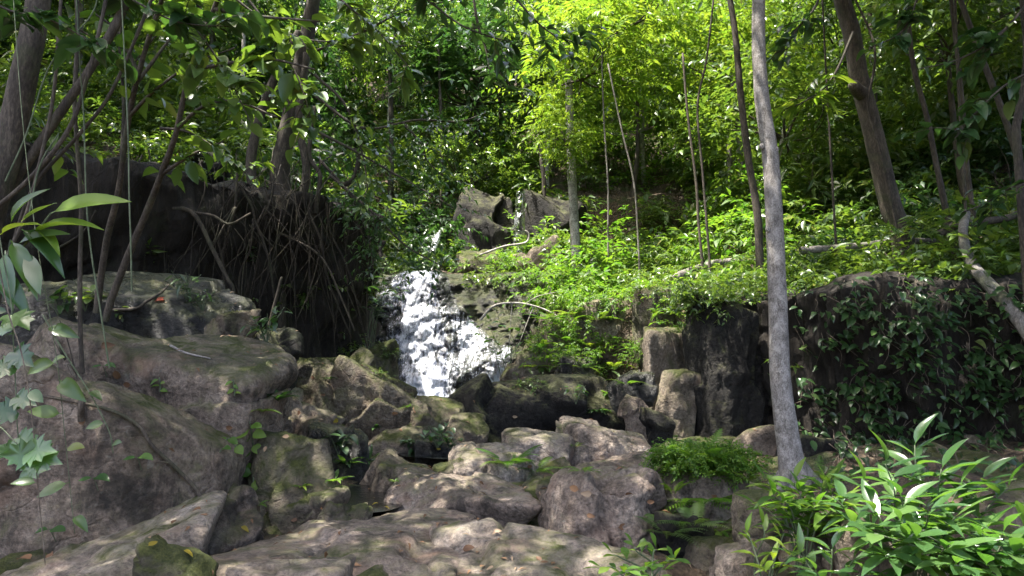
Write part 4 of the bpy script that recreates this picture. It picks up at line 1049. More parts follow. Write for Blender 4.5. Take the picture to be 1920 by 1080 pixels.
log('dead_stick', 'forked dead stick standing on the left boulder', [(152, 790), (150, 740), (132, 690), (105, 640), (85, 590)], 4.8, 9, 5, 'bark_brown', [[(150, 740), (130, 650), (112, 600)]], rest=True)
log('dead_stick', 'curved grey branch lying across the wet slab', [(212, 582), (255, 578), (275, 565), (300, 550), (325, 525)], 7.6, 7, 4, 'bark_brown', [[(255, 578), (262, 600), (250, 616)]], rest=True)
log('dead_stick', 'thin bare branch arching over the ledge beside the falls', [(900, 600), (930, 572), (985, 570), (1040, 590), (1060, 620)], 13.2, 5, 2.5, 'bark_pale', [[(960, 570), (955, 640), (948, 720)], [(1000, 575), (975, 640), (955, 690)], [(985, 570), (1010, 555), (1060, 545)]])
log('dead_stick', 'pale crooked stick before the upper cliff', [(900, 478), (945, 462), (985, 455), (992, 440), (985, 432)], 17, 4, 3, 'bark_pale')
log('dead_stick', 'small stick lying on top of the big left boulder', [(320, 648), (350, 662), (394, 672)], 6.6, 5, 3, 'bark_grey', rest=True)

# ------------------------------------------------------------------ the wooded slope
rsf = np.random.RandomState(23)
def proj(p):
    d = p - Vector((0, 0, CAMZ)); yf = d.y * _c + d.z * _s
    return 960 + F * d.x / yf, 540 - F * (-d.y * _s + d.z * _c) / yf
LAND = [(110, 'at the left edge'), (260, 'left of the slanting saplings'), (420, 'behind the slanting saplings'), (560, 'left of the root clad tree'), (690, 'right of the root clad tree'), (850, 'up left of the falls'), (960, 'above the falls'), (1070, 'left of the mottled trunk'), (1180, 'right of the mottled trunk'), (1300, 'above the sunny ledge'), (1420, 'left of the slender grey tree'), (1530, 'right of the slender grey tree'), (1640, 'left of the leaning trunk'), (1760, 'right of the leaning trunk'), (1860, 'among the right hand poles')]
def side_word(u, v):
    for a, w in LAND:
        if u < a: return w
    return 'at the right edge'
def size_word(s, a, b): return 'small' if s < a else 'large' if s > b else 'middling'
KINDW = {'broad': 'broad leaved', 'dark': 'dark leaved', 'lance': 'drooping narrow leaved', 'yellow': 'yellow green feathery', 'small': 'fine leaved'}
n_t = 0
spots = []
def scatter_tree(x, y, key, h, s, lean=0.0):
    z = gz(x, y); base = Vector((x, y, z))
    u, v = proj(base + Vector((0, 0, h)))
    far = 'low on the slope' if y < 17 else 'half way up the slope' if y < 23 else 'high on the slope' if y < 32 else 'far up the slope'
    r = root('forest_tree', base, f'{size_word(s, 1.05, 1.3)} {KINDW[key]} tree {far}, {side_word(u, v)}', 'tree', 'trees on the wooded slope')
    top = np.array([lean + rsf.normal(0, .2), rsf.normal(0, .2), h])
    q = smooth_line([(0, 0, -.3), (top[0] * .25 + rsf.normal(0, .12), top[1] * .3, h * .4), tuple(top)], 18)
    rad = 0.045 + 0.012 * h
    obj('trunk', tube_mesh('trunk', q, rad, rad * .5, 8, M[['bark_brown', 'bark_dark', 'bark_grey_moss', 'bark_pale'][rsf.randint(4)]], bump=.12, seed=int(h * 10)), r)
    place_crown(r, key, Vector(top) - Vector((0, 0, .3)), (s, s, s * rsf.uniform(.8, 1.1)), rsf.uniform(0, 6.3))
    return r
def clear_of_falls(x, y, z, rad):
    u, v = proj(Vector((x, y, z))); pr = rad / y * F
    return not (y < 18.5 and u + pr > 690 and u - pr < 985 and v + pr > 490 and v - pr < 790)
cand = []
for k in range(900):
    y = rsf.uniform(13, 46); x = rsf.uniform(-0.82, 0.82) * y
    if any((x - a) ** 2 + (y - b) ** 2 < (1.35 + .03 * y) ** 2 for a, b in cand): continue
    dl = float(poly_dist(np.array([x]), np.array([y]), POLY_L)[0]); dr = float(poly_dist(np.array([x]), np.array([y]), POLY_R)[0])
    if y < 22 and dl < .6 and dr < .6: continue
    cand.append((x, y))
for x, y in cand[:125]:
    u, v = proj(Vector((x, y, gz(x, y) + 3)))
    if 1000 < u < 1420 and y > 14: key = rsf.choice(['yellow', 'broad', 'lance', 'small', 'yellow'])
    elif u < 600: key = rsf.choice(['dark', 'broad', 'small', 'lance'])
    elif u < 1000: key = rsf.choice(['broad', 'lance', 'small', 'broad', 'dark'])
    else: key = rsf.choice(['broad', 'dark', 'lance', 'broad', 'small'])
    ub, vb = proj(Vector((x, y, gz(x, y))))
    if y < 22 and 1020 < ub < 1330: continue
    h = rsf.uniform(2.2, 6.5); s = rsf.uniform(.75, 1.25) * (1 + .008 * y)
    if not clear_of_falls(x, y, gz(x, y) + h, 1.9 * s): continue
    cc = Vector((x, y, gz(x, y) + h + .3))
    if any(((cc - f) - TO_SUN * (cc - f).dot(TO_SUN)).length < 1.9 * s + .5 for f in (Vector((-1.8, 15.3, 2)), Vector((-1.6, 15.8, 3.2)), Vector((-1.0, 15.2, 1.4)), Vector((-.2, 15.0, 1.2)), Vector((1.2, 13, 2.5)))): continue
    scatter_tree(x, y, str(key), h, s); n_t += 1
# shrubs
KINDS = {'shrub': 'leafy green', 'shrub_dark': 'dark green', 'shrub_fresh': 'bright green', 'shrub_lance': 'narrow leaved', 'herb': 'low small leaved', 'herb_fresh': 'low bright green'}
def scatter_shrub(x, y, key, s, z=None, label=None, group='shrubs of the undergrowth', tilt=0.0):
    z = gz(x, y) if z is None else z
    u, v = proj(Vector((x, y, z + .4 * s)))
    where = ('on the bank' if y < 11 else 'above the bank' if y < 14 else 'on the lower slope' if y < 18 else 'half way up the slope' if y < 24 else 'high on the slope')
    nm = 'herb' if key.startswith('herb') else 'shrub'
    r = root(nm, (x, y, z - .05), label or f'{size_word(s, .95, 1.25)} {KINDS[key]} {nm} {where}, {side_word(u, v)}', nm, group)
    place_crown(r, key, Vector((0, 0, 0)), (s, s, s * rsf.uniform(.8, 1.15)), rsf.uniform(0, 6.3), tilt=tilt)
    return r
got = []
for k in range(5000):
    y = rsf.uniform(8.2, 34) ** 1.0; x = rsf.uniform(-0.8, 0.8) * y
    dl = float(poly_dist(np.array([x]), np.array([y]), POLY_L)[0]); dr = float(poly_dist(np.array([x]), np.array([y]), POLY_R)[0])
    if y < 18 and dl < .35 and dr < .35: continue
    if any((x - a) ** 2 + (y - b) ** 2 < (.45 + .022 * y) ** 2 for a, b in got): continue
    got.append((x, y))
    if len(got) > 300: break
for x, y in got:
    u, v = proj(Vector((x, y, gz(x, y) + .5)))
    key = rsf.choice(['shrub', 'shrub_dark', 'shrub_lance', 'shrub'])
    if 900 < u < 1450 and y > 11: key = rsf.choice(['shrub', 'shrub_fresh', 'shrub_lance', 'shrub_fresh'])
    s = rsf.uniform(.65, 1.3) * (1 + .01 * y)
    if y < 14: s *= .75
    if y < 14.6 and -.5 < x < 3.6: continue
    if not clear_of_falls(x, y, gz(x, y) + .6 * s, .8 * s): continue
    scatter_shrub(x, y, str(key), s)
# low herbs close to the ground
got2 = []
for k in range(4000):
    y = rsf.uniform(8.2, 22); x = rsf.uniform(-0.75, 0.75) * y
    dl = float(poly_dist(np.array([x]), np.array([y]), POLY_L)[0]); dr = float(poly_dist(np.array([x]), np.array([y]), POLY_R)[0])
    if y < 17.6 and dl < .1 and dr < .0: continue
    if any((x - a) ** 2 + (y - b) ** 2 < .34 for a, b in got2): continue
    got2.append((x, y))
    if len(got2) > 275: break
for x, y in got2:
    if not clear_of_falls(x, y, gz(x, y) + .3, .5): continue
    u, v = proj(Vector((x, y, gz(x, y))))
    scatter_shrub(x, y, 'herb_fresh' if 900 < u < 1400 and rsf.rand() < .6 else 'herb', rsf.uniform(.8, 1.5), group='low herbs of the forest floor')
# dead leaves strewn on the slopes
n = 16000
y = rsf.uniform(8.5, 24, n); x = rsf.uniform(-0.75, 0.75, n) * y
dl = poly_dist(x, y, POLY_L); dr = poly_dist(x, y, POLY_R); m = (dl > .5) | (dr > .5); x, y = x[m], y[m]
z = ground_z(x, y) + .012
a = rsf.uniform(0, 6.28, len(x)); d = np.stack([np.cos(a), np.sin(a), rsf.normal(0, .25, len(x))], 1)
up = np.stack([rsf.normal(0, .4, len(x)), rsf.normal(0, .4, len(x)) - .4, np.ones(len(x))], 1)
LL = rsf.uniform(.05, .13, len(x))
V, Fc = leaf_cloud(np.stack([x, y, z], 1), d, up, LL, LL * .45)
tag(obj('leaf_litter', mesh_from('leaf_litter', V, Fc, M['dead'], False)), 'dead brown leaves strewn over the forest floor', 'leaf litter', None, 'stuff')
# ------------------------------------------------------------------ plants near the camera: each leaf an object
def fern(u, v, size, n, label, kind='fern', Y=None, spread=1.0, up=0.55, meshes=None, group='ferns among the rocks', lean=(0, 0)):
    p, nr = hit(u, v) if Y is None else (P(u, v, Y), None)
    r = root('fern', p, label, 'fern', group)
    for k in range(n):
        a = 6.283 * (k + rsP.rand() * .7) / n
        d = Vector((math.cos(a) * spread + lean[0], math.sin(a) * spread * .8 - .25 + lean[1], up * rsP.uniform(.5, 1.5)))
        add_leaf(r, meshes or FROND[kind], Vector((0, 0, 0)) + Vector((d.x, d.y, 0)) * .02, d, (0, 0, 1), size * rsP.uniform(.65, 1.15), 'frond')
    return r
def rosette(u, v, size, n, label, leafset='mid', shape='lance', Y=None, up=0.5, group='small plants on the rocks', name='rock_plant', stems=0, h=0.0, off=0.0):
    p, nr = hit(u, v) if Y is None else (P(u, v, Y), None)
    r = root(name, p, label, 'plant', group)
    if stems == 0:
        for k in range(n):
            a = 6.283 * (k + rsP.rand() * .8) / n
            d = Vector((math.cos(a), math.sin(a) * .8 - .3, up * rsP.uniform(.2, 1.6)))
            add_leaf(r, LEAF[leafset][shape], Vector((0, 0, 0.01)), d, (0, 0, 1), size * rsP.uniform(.65, 1.2))
    else:
        for s in range(stems):
            a = 6.283 * (s + rsP.rand()) / stems; tip = Vector((math.cos(a) * h * .6, math.sin(a) * h * .5 - h * .25, h * rsP.uniform(.5, 1.1)))
            q = smooth_line([(0, 0, -.02), tip * .5 + Vector((0, 0, h * .12)), tip], 10)
            obj('stem', tube_mesh('stem', q, .006, .003, 5, M['vine']), r)
            for k in range(max(2, n // stems)):
                i = rsP.randint(3, 10); i = min(i, 9); dd = rv(.7); dd.z = dd.z * .4 - .05; dd.y -= .25
                add_leaf(r, LEAF[leafset][shape], q[i], dd, (0, -.2, 1), size * rsP.uniform(.65, 1.2))
    return r

# broad leaved shrub in the lower right foreground
GB = 'broad leaved shrubs in the lower right foreground'
def leafy_shrub(label, base_pix, tips, leafset, shape, size, per, lowest=0.35, name='broad_leaved_shrub', group=GB, stemmat='vine'):
    bp = P(*base_pix); g, _ = drop(bp.x, bp.y, 2.5); b = Vector((bp.x, bp.y, min(g.z, bp.z)))
    r = root(name, b, label, 'shrub', group)
    for (u, v, Y) in tips:
        tip = P(u, v, Y) - b
        st = Vector((rsP.normal() * .06, rsP.normal() * .05, -.03))
        q = smooth_line([st, st + Vector((tip.x * .25, tip.y * .3, tip.z * .6)), tip * .75 + Vector((0, 0, .05)), tip], 18)
        obj('stem', tube_mesh('stem', q, .008, .003, 5, M[stemmat]), r)
        for k in range(per):
            t = lowest + (1 - lowest) * (k + .5) / per; i = min(int(t * 17), 16)
            tg = Vector(q[i + 1] - q[i]).normalized(); sd = tg.cross(Vector((0, 0, 1))); sd = sd.normalized() if sd.length > .1 else Vector((1, 0, 0))
            a = k * 2.4 + rsP.rand(); w = Vector((math.cos(a), math.sin(a) * .8 - .2, 0))
            d = tg * .45 + w * .9 + Vector((0, 0, rsP.uniform(-.15, .35)))
            add_leaf(r, LEAF[leafset][shape], q[i], d, Vector((0, -.1, 1)) + rv(.18), size * rsP.uniform(.6, 1.15) * (1.1 - .25 * t))
        add_leaf(r, LEAF[leafset][shape], q[17], tip.normalized() + Vector((rsP.normal() * .3, -.2, .1)), (0, -.3, 1), size * .8)
    return r
leafy_shrub('tall glossy broad leaved shrub in the lower right foreground', (1730, 1120, 4.4),
            [(1715, 835, 4.4), (1660, 870, 4.3), (1620, 905, 4.3), (1765, 880, 4.3), (1800, 910, 4.2), (1840, 900, 4.3), (1890, 915, 4.2), (1560, 930, 4.4), (1690, 930, 4.0), (1740, 950, 3.9), (1790, 970, 3.9), (1850, 985, 4.0), (1640, 960, 4.0), (1600, 985, 4.0), (1700, 1010, 3.8), (1770, 1030, 3.75), (1830, 1045, 3.8), (1880, 1050, 3.9), (1660, 1040, 3.8)], 'glossy', 'lance', .28, 11)
leafy_shrub('lower broad leaved shrub at the bottom edge, right of the tall one', (1880, 1150, 4.0), [(1840, 1010, 3.8), (1880, 1000, 3.8), (1920, 990, 3.9), (1900, 1040, 3.7), (1850, 1060, 3.65), (1930, 1040, 3.8), (1790, 1060, 3.6), (1720, 1010, 3.7), (1690, 980, 3.8), (1640, 1000, 3.8)], 'glossy', 'obovate', .22, 8, lowest=.2)
leafy_shrub('fresh green leafy clump between the fern gully and the tall glossy shrub', (1520, 1010, 4.9), [(1440, 905, 5.0), (1500, 925, 4.9), (1540, 915, 4.9), (1470, 940, 4.7), (1530, 950, 4.7), (1580, 950, 4.7), (1420, 950, 4.9), (1490, 900, 5.0), (1560, 900, 4.9), (1590, 930, 4.6), (1450, 930, 4.8)], 'fern', 'lance', .21, 11, lowest=.2)
leafy_shrub('yellow green small sprouting plant at the foot of the mossy rock', (1440, 1060, 4.4), [(1430, 985, 4.4), (1470, 1000, 4.4), (1400, 1000, 4.4), (1450, 1050, 4.2), (1485, 1040, 4.3)], 'fresh', 'lance', .15, 5, lowest=.3)
leafy_shrub('leafy herb at the bottom edge left of the grey lichened stone', (1210, 1130, 4.5), [(1150, 1040, 4.5), (1190, 1025, 4.5), (1230, 1030, 4.5), (1265, 1050, 4.4), (1130, 1065, 4.4), (1210, 1065, 4.3), (1170, 1075, 4.3)], 'fern', 'obovate', .13, 7, lowest=.25)
leafy_shrub('dark leafy clump at the bottom edge under the glossy shrub', (1560, 1120, 4.2), [(1500, 1040, 4.2), (1560, 1030, 4.2), (1600, 1050, 4.1), (1530, 1070, 4.0), (1620, 1075, 4.0)], 'glossy', 'lance', .2, 7, lowest=.2)
# ferns
for k, (u, v, sc, lab) in enumerate([(1310, 888, .7, 'dense bright clubmoss bush on the brown rock left of the slender grey tree'), (1262, 880, .6, 'left flank of small clubmoss beside the dense bush'), (1368, 896, .7, 'clubmoss tuft at the right side of the dense bush')]):
    p, nr = hit(u, v); r = root('clubmoss', p, lab, 'plant', 'clubmoss by the slender tree')
    place_crown(r, 'clubmoss', Vector((0, 0, 0)), (sc, sc, sc * .95), k * 2.0, var=k)
fern(1315, 885, .42, 16, 'arching fern rising through the dense clubmoss', 'fern', up=1.0)
fern(1340, 890, .36, 12, 'fern spilling over the front of the clubmoss', 'fern', up=.5)
fern(1270, 880, .36, 11, 'smaller fern at the left side of the dense clubmoss', 'fern', up=1.2)
fern(1378, 880, .34, 8, 'fern at the right side of the dense clubmoss', 'fern', up=.8)
fern(1262, 925, .36, 7, 'single tall stemmed fern left of the brown rock', 'fern', up=.9, meshes=SWORD)
fern(1320, 945, .55, 13, 'drooping fern hanging below the brown rock', 'fern', up=.35)
fern(1300, 985, .40, 8, 'dark fern deep in the gully', 'mid', up=.4)
fern(955, 872, .42, 14, 'bright fern in the middle of the stream bed', 'fern', up=.5)
fern(1005, 885, .36, 12, 'smaller fern right of the bright central one', 'fern', up=.4)
fern(1095, 885, .20, 6, 'small fern on the brown cracked rock', 'fern', up=.4)
fern(1075, 838, .18, 6, 'tiny fern on top of the pale domed slab', 'mid', up=.5)
fern(1250, 1000, .32, 8, 'fern at the left wall of the gully', 'mid', up=.4)
fern(1400, 905, .26, 8, 'fern at the left of the slender grey tree foot', 'fresh', up=.5)
fern(1540, 900, .34, 10, 'narrow fern right of the slender grey tree foot', 'fresh', up=.4, meshes=SWORD)
for k, (u, v, s, n) in enumerate([(1030, 600, .5, 10), (1075, 590, .5, 10), (1120, 600, .5, 9), (1060, 640, .5, 10), (1110, 650, .5, 9), (1015, 650, .45, 9), (1160, 640, .4, 8), (1150, 690, .4, 8), (1090, 690, .4, 8), (1200, 655, .4, 8), (1000, 690, .4, 8), (1250, 590, .5, 9), (1175, 720, .35, 7)]):
    fern(u, v, s, n, f"{'large' if s > .45 else 'small'} bright fern {'on top' if v < 610 else 'half way down' if v < 660 else 'at the foot'} of the sunny ledge, {['left end', 'left of its middle', 'right of its middle', 'right end'][min(3, max(0, int((u - 990) / 50)))]}", ['fern', 'fresh', 'fern'][k % 3], up=.35, group='ferns of the sunny ledge')
for k, (u, v, s, key) in enumerate([(1060, 575, .7, 'herb_fresh'), (1040, 625, .6, 'herb_fresh'), (1140, 650, .6, 'herb_fresh'), (1080, 670, .6, 'herb_fresh'), (1020, 640, .5, 'herb_fresh'), (1120, 690, .5, 'herb_fresh'), (1010, 580, .8, 'herb_fresh'), (1110, 570, .9, 'herb_fresh'), (1090, 625, .9, 'herb_fresh'), (1030, 670, .7, 'herb_fresh'), (1170, 570, .9, 'herb_fresh'), (1230, 560, .9, 'herb'), (1290, 570, .9, 'herb'), (1130, 540, 1., 'herb_fresh'), (1200, 670, .6, 'herb_fresh'), (1000, 720, .5, 'herb'), (920, 530, .9, 'herb'), (940, 500, .9, 'herb_fresh'), (980, 530, .9, 'herb_fresh'), (1030, 530, .9, 'herb_fresh'), (700, 500, .8, 'herb'), (690, 540, .7, 'herb'), (850, 500, .7, 'herb'), (1180, 540, .9, 'herb_fresh'), (720, 660, .35, 'herb'), (708, 700, .3, 'herb'), (1300, 560, .8, 'herb'), (1345, 565, .8, 'herb'), (1400, 560, .9, 'herb'), (1440, 555, .8, 'herb'), (1330, 540, .9, 'herb_fresh'), (1390, 535, .9, 'herb')]):
    p, nr = hit(u, v)
    r = root('herb', p - nr * .05, f"{'bright' if 'fresh' in key else 'dark'} {size_word(s, .71, .85)} herb on the {'upper' if v < 545 else 'middle' if v < 625 else 'lower'} rocks, {side_word(u, v)}", 'plant', 'herbs clinging around the falls')
    place_crown(r, key, Vector((0, 0, -.05)), s, rsP.uniform(0, 6.3), tilt=-.5 * (1 - max(nr.z, 0)) if False else 0.0)
leafy_shrub('leafy twig bending over the right side of the falls', (960, 600, 13.2), [(880, 590, 13), (895, 625, 12.9), (930, 560, 13), (915, 600, 12.8), (980, 580, 12.8)], 'glossy', 'ovate', .17, 8, lowest=.25, name='overhanging_shrub', group='shrubs overhanging the falls')
leafy_shrub('dark leaved twigs hanging over the lip of the falls', (690, 470, 12.6), [(740, 500, 12.4), (770, 490, 12.4), (720, 515, 12.4), (790, 500, 12.4), (760, 520, 12.3), (700, 520, 12.5)], 'deep', 'lance', .24, 7, lowest=.25, name='overhanging_shrub', group='shrubs overhanging the falls')
# herbs in the stream bed
rosette(648, 872, .20, 10, 'broad leaved herb in the dark gap left of the gully', 'glossy', 'lance', up=.7)
rosette(635, 850, .16, 14, 'dark leafy herb behind the broad leaved one', 'deep', 'ovate', up=.9, stems=4, h=.25)
rosette(690, 868, .24, 9, 'long leaved rosette beside the mossy stone', 'glossy', 'lance', up=.6)
rosette(625, 905, .15, 9, 'light green herb above the small pool', 'fern', 'lance', up=.4)
rosette(770, 848, .13, 20, 'dark herb on the left of the wet gully', 'deep', 'ovate', stems=6, h=.2)
rosette(820, 838, .13, 26, 'dark herb cushion in front of the pointed mossy rock', 'deep', 'ovate', stems=7, h=.26)
rosette(845, 845, .12, 16, 'dark herb right of the cushion', 'deep', 'ovate', stems=5, h=.2)
rosette(520, 755, .20, 12, 'long leaved plant at the right end of the big left boulder', 'deep', 'lance', up=.6)
rosette(490, 775, .16, 9, 'smaller plant below the long leaved one', 'mid', 'lance', up=.4)
rosette(618, 712, .13, 8, 'tiny plant on the broad rounded mossy boulder', 'deep', 'lance', up=.6)
rosette(765, 765, .10, 8, 'tiny light herb under the ridge boulder', 'fern', 'lance', up=.6)
rosette(705, 805, .10, 8, 'tiny herb at the foot of the slanting slab', 'deep', 'ovate', up=.6)
rosette(500, 640, .14, 30, 'leafy tangle on the small dark rock below the bank', 'deep', 'ovate', stems=8, h=.32)
rosette(350, 560, .15, 20, 'dark plant on the upper edge of the wet slab', 'deep', 'lance', stems=6, h=.3)
rosette(380, 580, .14, 18, 'small dark plant right of it on the wet slab', 'deep', 'lance', stems=5, h=.28)
rosette(160, 580, .14, 26, 'leafy plant at the foot of the slanting saplings', 'mid', 'ovate', stems=7, h=.3)
rosette(110, 590, .14, 18, 'leafy plant left of the sapling feet', 'deep', 'ovate', stems=6, h=.28)
rosette(230, 600, .11, 12, 'small plant right of the sapling feet', 'mid', 'ovate', stems=4, h=.15)
rosette(485, 950, .10, 8, 'small light plant in the joint of the square block', 'fern', 'lance', up=.4)
rosette(565, 915, .09, 7, 'small light plant right of the square block', 'fresh', 'lance', up=.4)
rosette(740, 905, .07, 7, 'tiny plant by the grey moss streaked stone', 'fern', 'lance', up=.4)
rosette(1140, 740, .18, 14, 'fern like plant on the right end of the black boulder', 'fern', 'lance', up=.5)
rosette(1120, 770, .2, 18, 'broad leaved plant hanging on the black boulder', 'glossy', 'lance', up=.1)
rosette(1080, 755, .10, 16, 'trailing small leaved plant on the black boulder', 'glossy', 'ovate', stems=4, h=.22)
rosette(1015, 690, .2, 8, 'pale leaved herb on the slanting slab', 'mid', 'lance', up=-.2)
rosette(1155, 690, .16, 8, 'pale leaved herb above the black rounded block', 'glossy', 'ovate', up=.2)
rosette(1390, 880, .26, 6, 'strap leaved plant right of the fern bush', 'fern', 'lance', up=.4)
rosette(1350, 1000, .2, 7, 'light leaved plant over the lichened stone', 'fern', 'lance', up=.2)
# epiphyte with round leaves on the left boulder
def climber(label, pix, Y, n, leafset, shape, size, group='vines in the left foreground', name='climbing_vine', face=0.3, w=3.0, lo=0.0, rockhit=True):
    pts = []
    for (u, v) in pix:
        if rockhit: p, nr = hit(u, v); pts.append(p + nr * .015)
        else: pts.append(P(u, v, Y))
    b = pts[0].copy(); r = root(name, b, label, 'vine', group)
    q = smooth_line([p - b for p in pts], 26)
    obj('stem', tube_mesh('stem', q, PX(w, Y) / 2, PX(w, Y) / 3, 6, M['vine' if leafset != 'deep' else 'twig']), r)
    for k in range(n):
        t = lo + (1 - lo) * (k + .5) / n; i = min(int(t * 25), 24)
        d = Vector(((-1) ** k * rsP.uniform(.4, 1), -.35, rsP.uniform(-.5, .25)))
        ms = LOBED[leafset] if shape == 'lobed' else LEAF[leafset][shape]
        add_leaf(r, ms, q[i], d, Vector((0, -.9, .6)) + rv(.25), size * rsP.uniform(.7, 1.2))
    return r
climber('vine with fresh round leaves climbing the dark face of the left boulder', [(478, 905), (472, 860), (470, 820), (466, 790)], 6.2, 11, 'fern', 'round', .17)
climber('small sprig left of the round leaved vine', [(440, 840), (425, 825), (410, 850)], 6.2, 5, 'fern', 'round', .13)
climber('tiny sprig on the dark face of the big left boulder', [(442, 740), (440, 725), (438, 712)], 6.4, 4, 'fern', 'ovate', .08)
climber('tiny sprig left of the boulder middle', [(302, 735), (303, 720), (300, 708)], 6.4, 4, 'fern', 'ovate', .08)
climber('hanging vine with lobed leaves at the left edge', [(-40, -80), (-30, 250), (0, 450), (20, 560), (25, 640), (30, 740), (35, 830), (50, 900)], 3.4, 9, 'glossy', 'lobed', .13, rockhit=False, lo=.45)
climber('second hanging vine with pale leaves at the left edge', [(20, -80), (40, 200), (62, 400), (80, 520), (95, 600), (110, 700), (120, 800), (130, 900), (140, 1000)], 3.6, 7, 'mid', 'ovate', .14, rockhit=False, w=2, lo=.5)
climber('green stem vine trailing over the left boulder', [(80, 590), (120, 660), (170, 740), (205, 810), (212, 850)], 4.3, 5, 'mid', 'ovate', .12, rockhit=False, w=3)
climber('bare brown trailing vine at the left edge', [(-50, -80), (-30, 300), (10, 560), (40, 660), (60, 780), (70, 900), (85, 1060)], 3.3, 4, 'deep', 'ovate', .10, rockhit=False, w=3)
climber('yellow green lobed leaf sprig at the lower left edge', [(-60, -60), (-70, 500), (-40, 770), (0, 800), (30, 830), (60, 850), (90, 860)], 3.2, 4, 'glossy', 'lobed', .12, rockhit=False, lo=.78)
for k, (u, v, lab) in enumerate([(200, 682, 'single broad leaf standing on the big left boulder'), (184, 895, 'single glossy leaf on the wedge boulder'), (104, 990, 'single glossy leaf at the bottom left'), (265, 856, 'single leaf right of the stick'), (20, 620, 'large pale leaf at the left edge')]):
    p, nr = hit(u, v + 25); r = root('seedling', p, lab, 'plant', 'single leaf seedlings')
    q = smooth_line([(0, 0, 0), (.005, -.04, .05), (.01, -.09, .10)], 8); obj('stem', tube_mesh('stem', q, .004, .003, 5, M['vine']), r)
    add_leaf(r, LEAF['glossy']['round'], q[-1], Vector((1, -.3, .05)), (0, -.4, 1), .13); add_leaf(r, LEAF['glossy']['round'], q[-1], Vector((-.9, -.4, -.1)), (0, -.4, 1), .09)
# long leaved plant at the left edge
bL_ = P(-40, 620, 3.6); bL_.z = gz(bL_.x, bL_.y); r = root('long_leaved_plant', bL_, 'long leaved plant reaching in from the left edge', 'plant')
for (u0, v0, u1, v1, ls, sz) in [(60, 440, 150, 385, 'fresh', 1), (95, 400, 205, 355, 'fresh', 1), (40, 430, 110, 470, 'glossy', 1), (20, 450, 60, 520, 'glossy', 1), (40, 415, 95, 375, 'mid', 1), (10, 470, 10, 560, 'glossy', 1), (30, 460, 100, 420, 'mid', 1), (0, 440, 60, 400, 'fresh', 1), (50, 470, 70, 540, 'glossy', 1), (-10, 500, 40, 560, 'glossy', 1), (60, 430, 110, 440, 'fresh', 1), (20, 420, 45, 350, 'mid', 1)]:
    a = P(u0, v0, 3.5) - bL_; b = P(u1, v1, 3.4) - bL_
    add_leaf(r, LEAF[ls]['lance'], a, b - a, Vector((0, -.5, .8)) + rv(.2), (b - a).length * 1.1)
for (u, v) in ((60, 440), (95, 400), (20, 450)):
    obj('stem', tube_mesh('stem', smooth_line([(0, 0, -.1), (P(-60, 800, 3.55) - bL_), (P(5, 530, 3.5) - bL_), P(u, v, 3.5) - bL_], 20), .009, .005, 6, M['vine']), r)
# creepers on the right bank
rsc = np.random.RandomState(9)
cells = [(u, v) for v in range(548, 905, 46) for u in range(1500, 2060, 54)]
GC = 'creepers covering the dark right bank'
colw = ['next to the slender tree', 'second from the tree', 'third from the tree', 'left of its middle', 'right of its middle', 'third from the edge', 'second from the edge', 'at the right edge']
for k, (cu, cv) in enumerate(cells):
    if rsc.rand() < .12: continue
    cu += rsc.uniform(-18, 18); cv += rsc.uniform(-16, 16)
    p, nr = hit(cu, cv - 25); b = p.copy()
    hgt = ['along its top', 'just below its top', 'above its middle', 'at mid height', 'below its middle', 'low down', 'near its foot', 'at its foot'][min(7, max(0, int((cv - 530) / 46)))]
    r = root('creeper', b, f'dark leaved creeper on right bank {hgt}, {colw[min(7, int((cu - 1480) / 54))]}', 'creeper', GC)
    for s in range(3):
        u, v = cu + rsc.uniform(-30, 30), cv - 30; pts = []
        for q in range(4):
            h, n_ = hit(u, v); pts.append(h + Vector((0, -.10 - .05 * q, 0)) - b); u += rsc.normal(0, 14); v += rsc.uniform(10, 26)
        q = smooth_line(pts, 12); obj('stem', tube_mesh('stem', q, .005, .003, 4, M['twig']), r)
        for m in range(8):
            i = rsc.randint(0, 12); d = Vector((rsc.normal() * .8, -.6, -rsc.uniform(.0, .6)))
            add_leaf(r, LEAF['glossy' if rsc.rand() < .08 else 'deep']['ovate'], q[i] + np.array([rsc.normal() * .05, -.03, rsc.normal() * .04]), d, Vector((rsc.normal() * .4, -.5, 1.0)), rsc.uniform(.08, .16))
# fallen leaves on the rocks
# dead leaves and twigs caught in the gaps of the stream bed
rsl = np.random.RandomState(31); lp, ln_ = [], []
for k in range(650):
    yy = rsl.uniform(4.2, 12); xx = rsl.uniform(-.5 * yy, .42 * yy)
    p, nr = drop(xx, yy, 3.2)
    if nr.z > .55: lp.append(p + nr * .008); ln_.append(nr)
lp = np.array([v[:] for v in lp]); ln_ = np.array([v[:] for v in ln_]); nL = len(lp)
dd_ = rsl.normal(size=(nL, 3)); dd_ -= ln_ * (dd_ * ln_).sum(1)[:, None]; LL_ = rsl.uniform(.03, .085, nL)
V, Fc = leaf_cloud(lp, dd_, ln_ + rsl.normal(size=(nL, 3)) * .2, LL_, LL_ * rsl.uniform(.15, .5, nL))
tag(obj('leaf_litter', mesh_from('leaf_litter', V, Fc, M['dead'], False)), 'small dead leaves and chips scattered over the rocks of the stream bed', 'leaf litter', None, 'stuff')
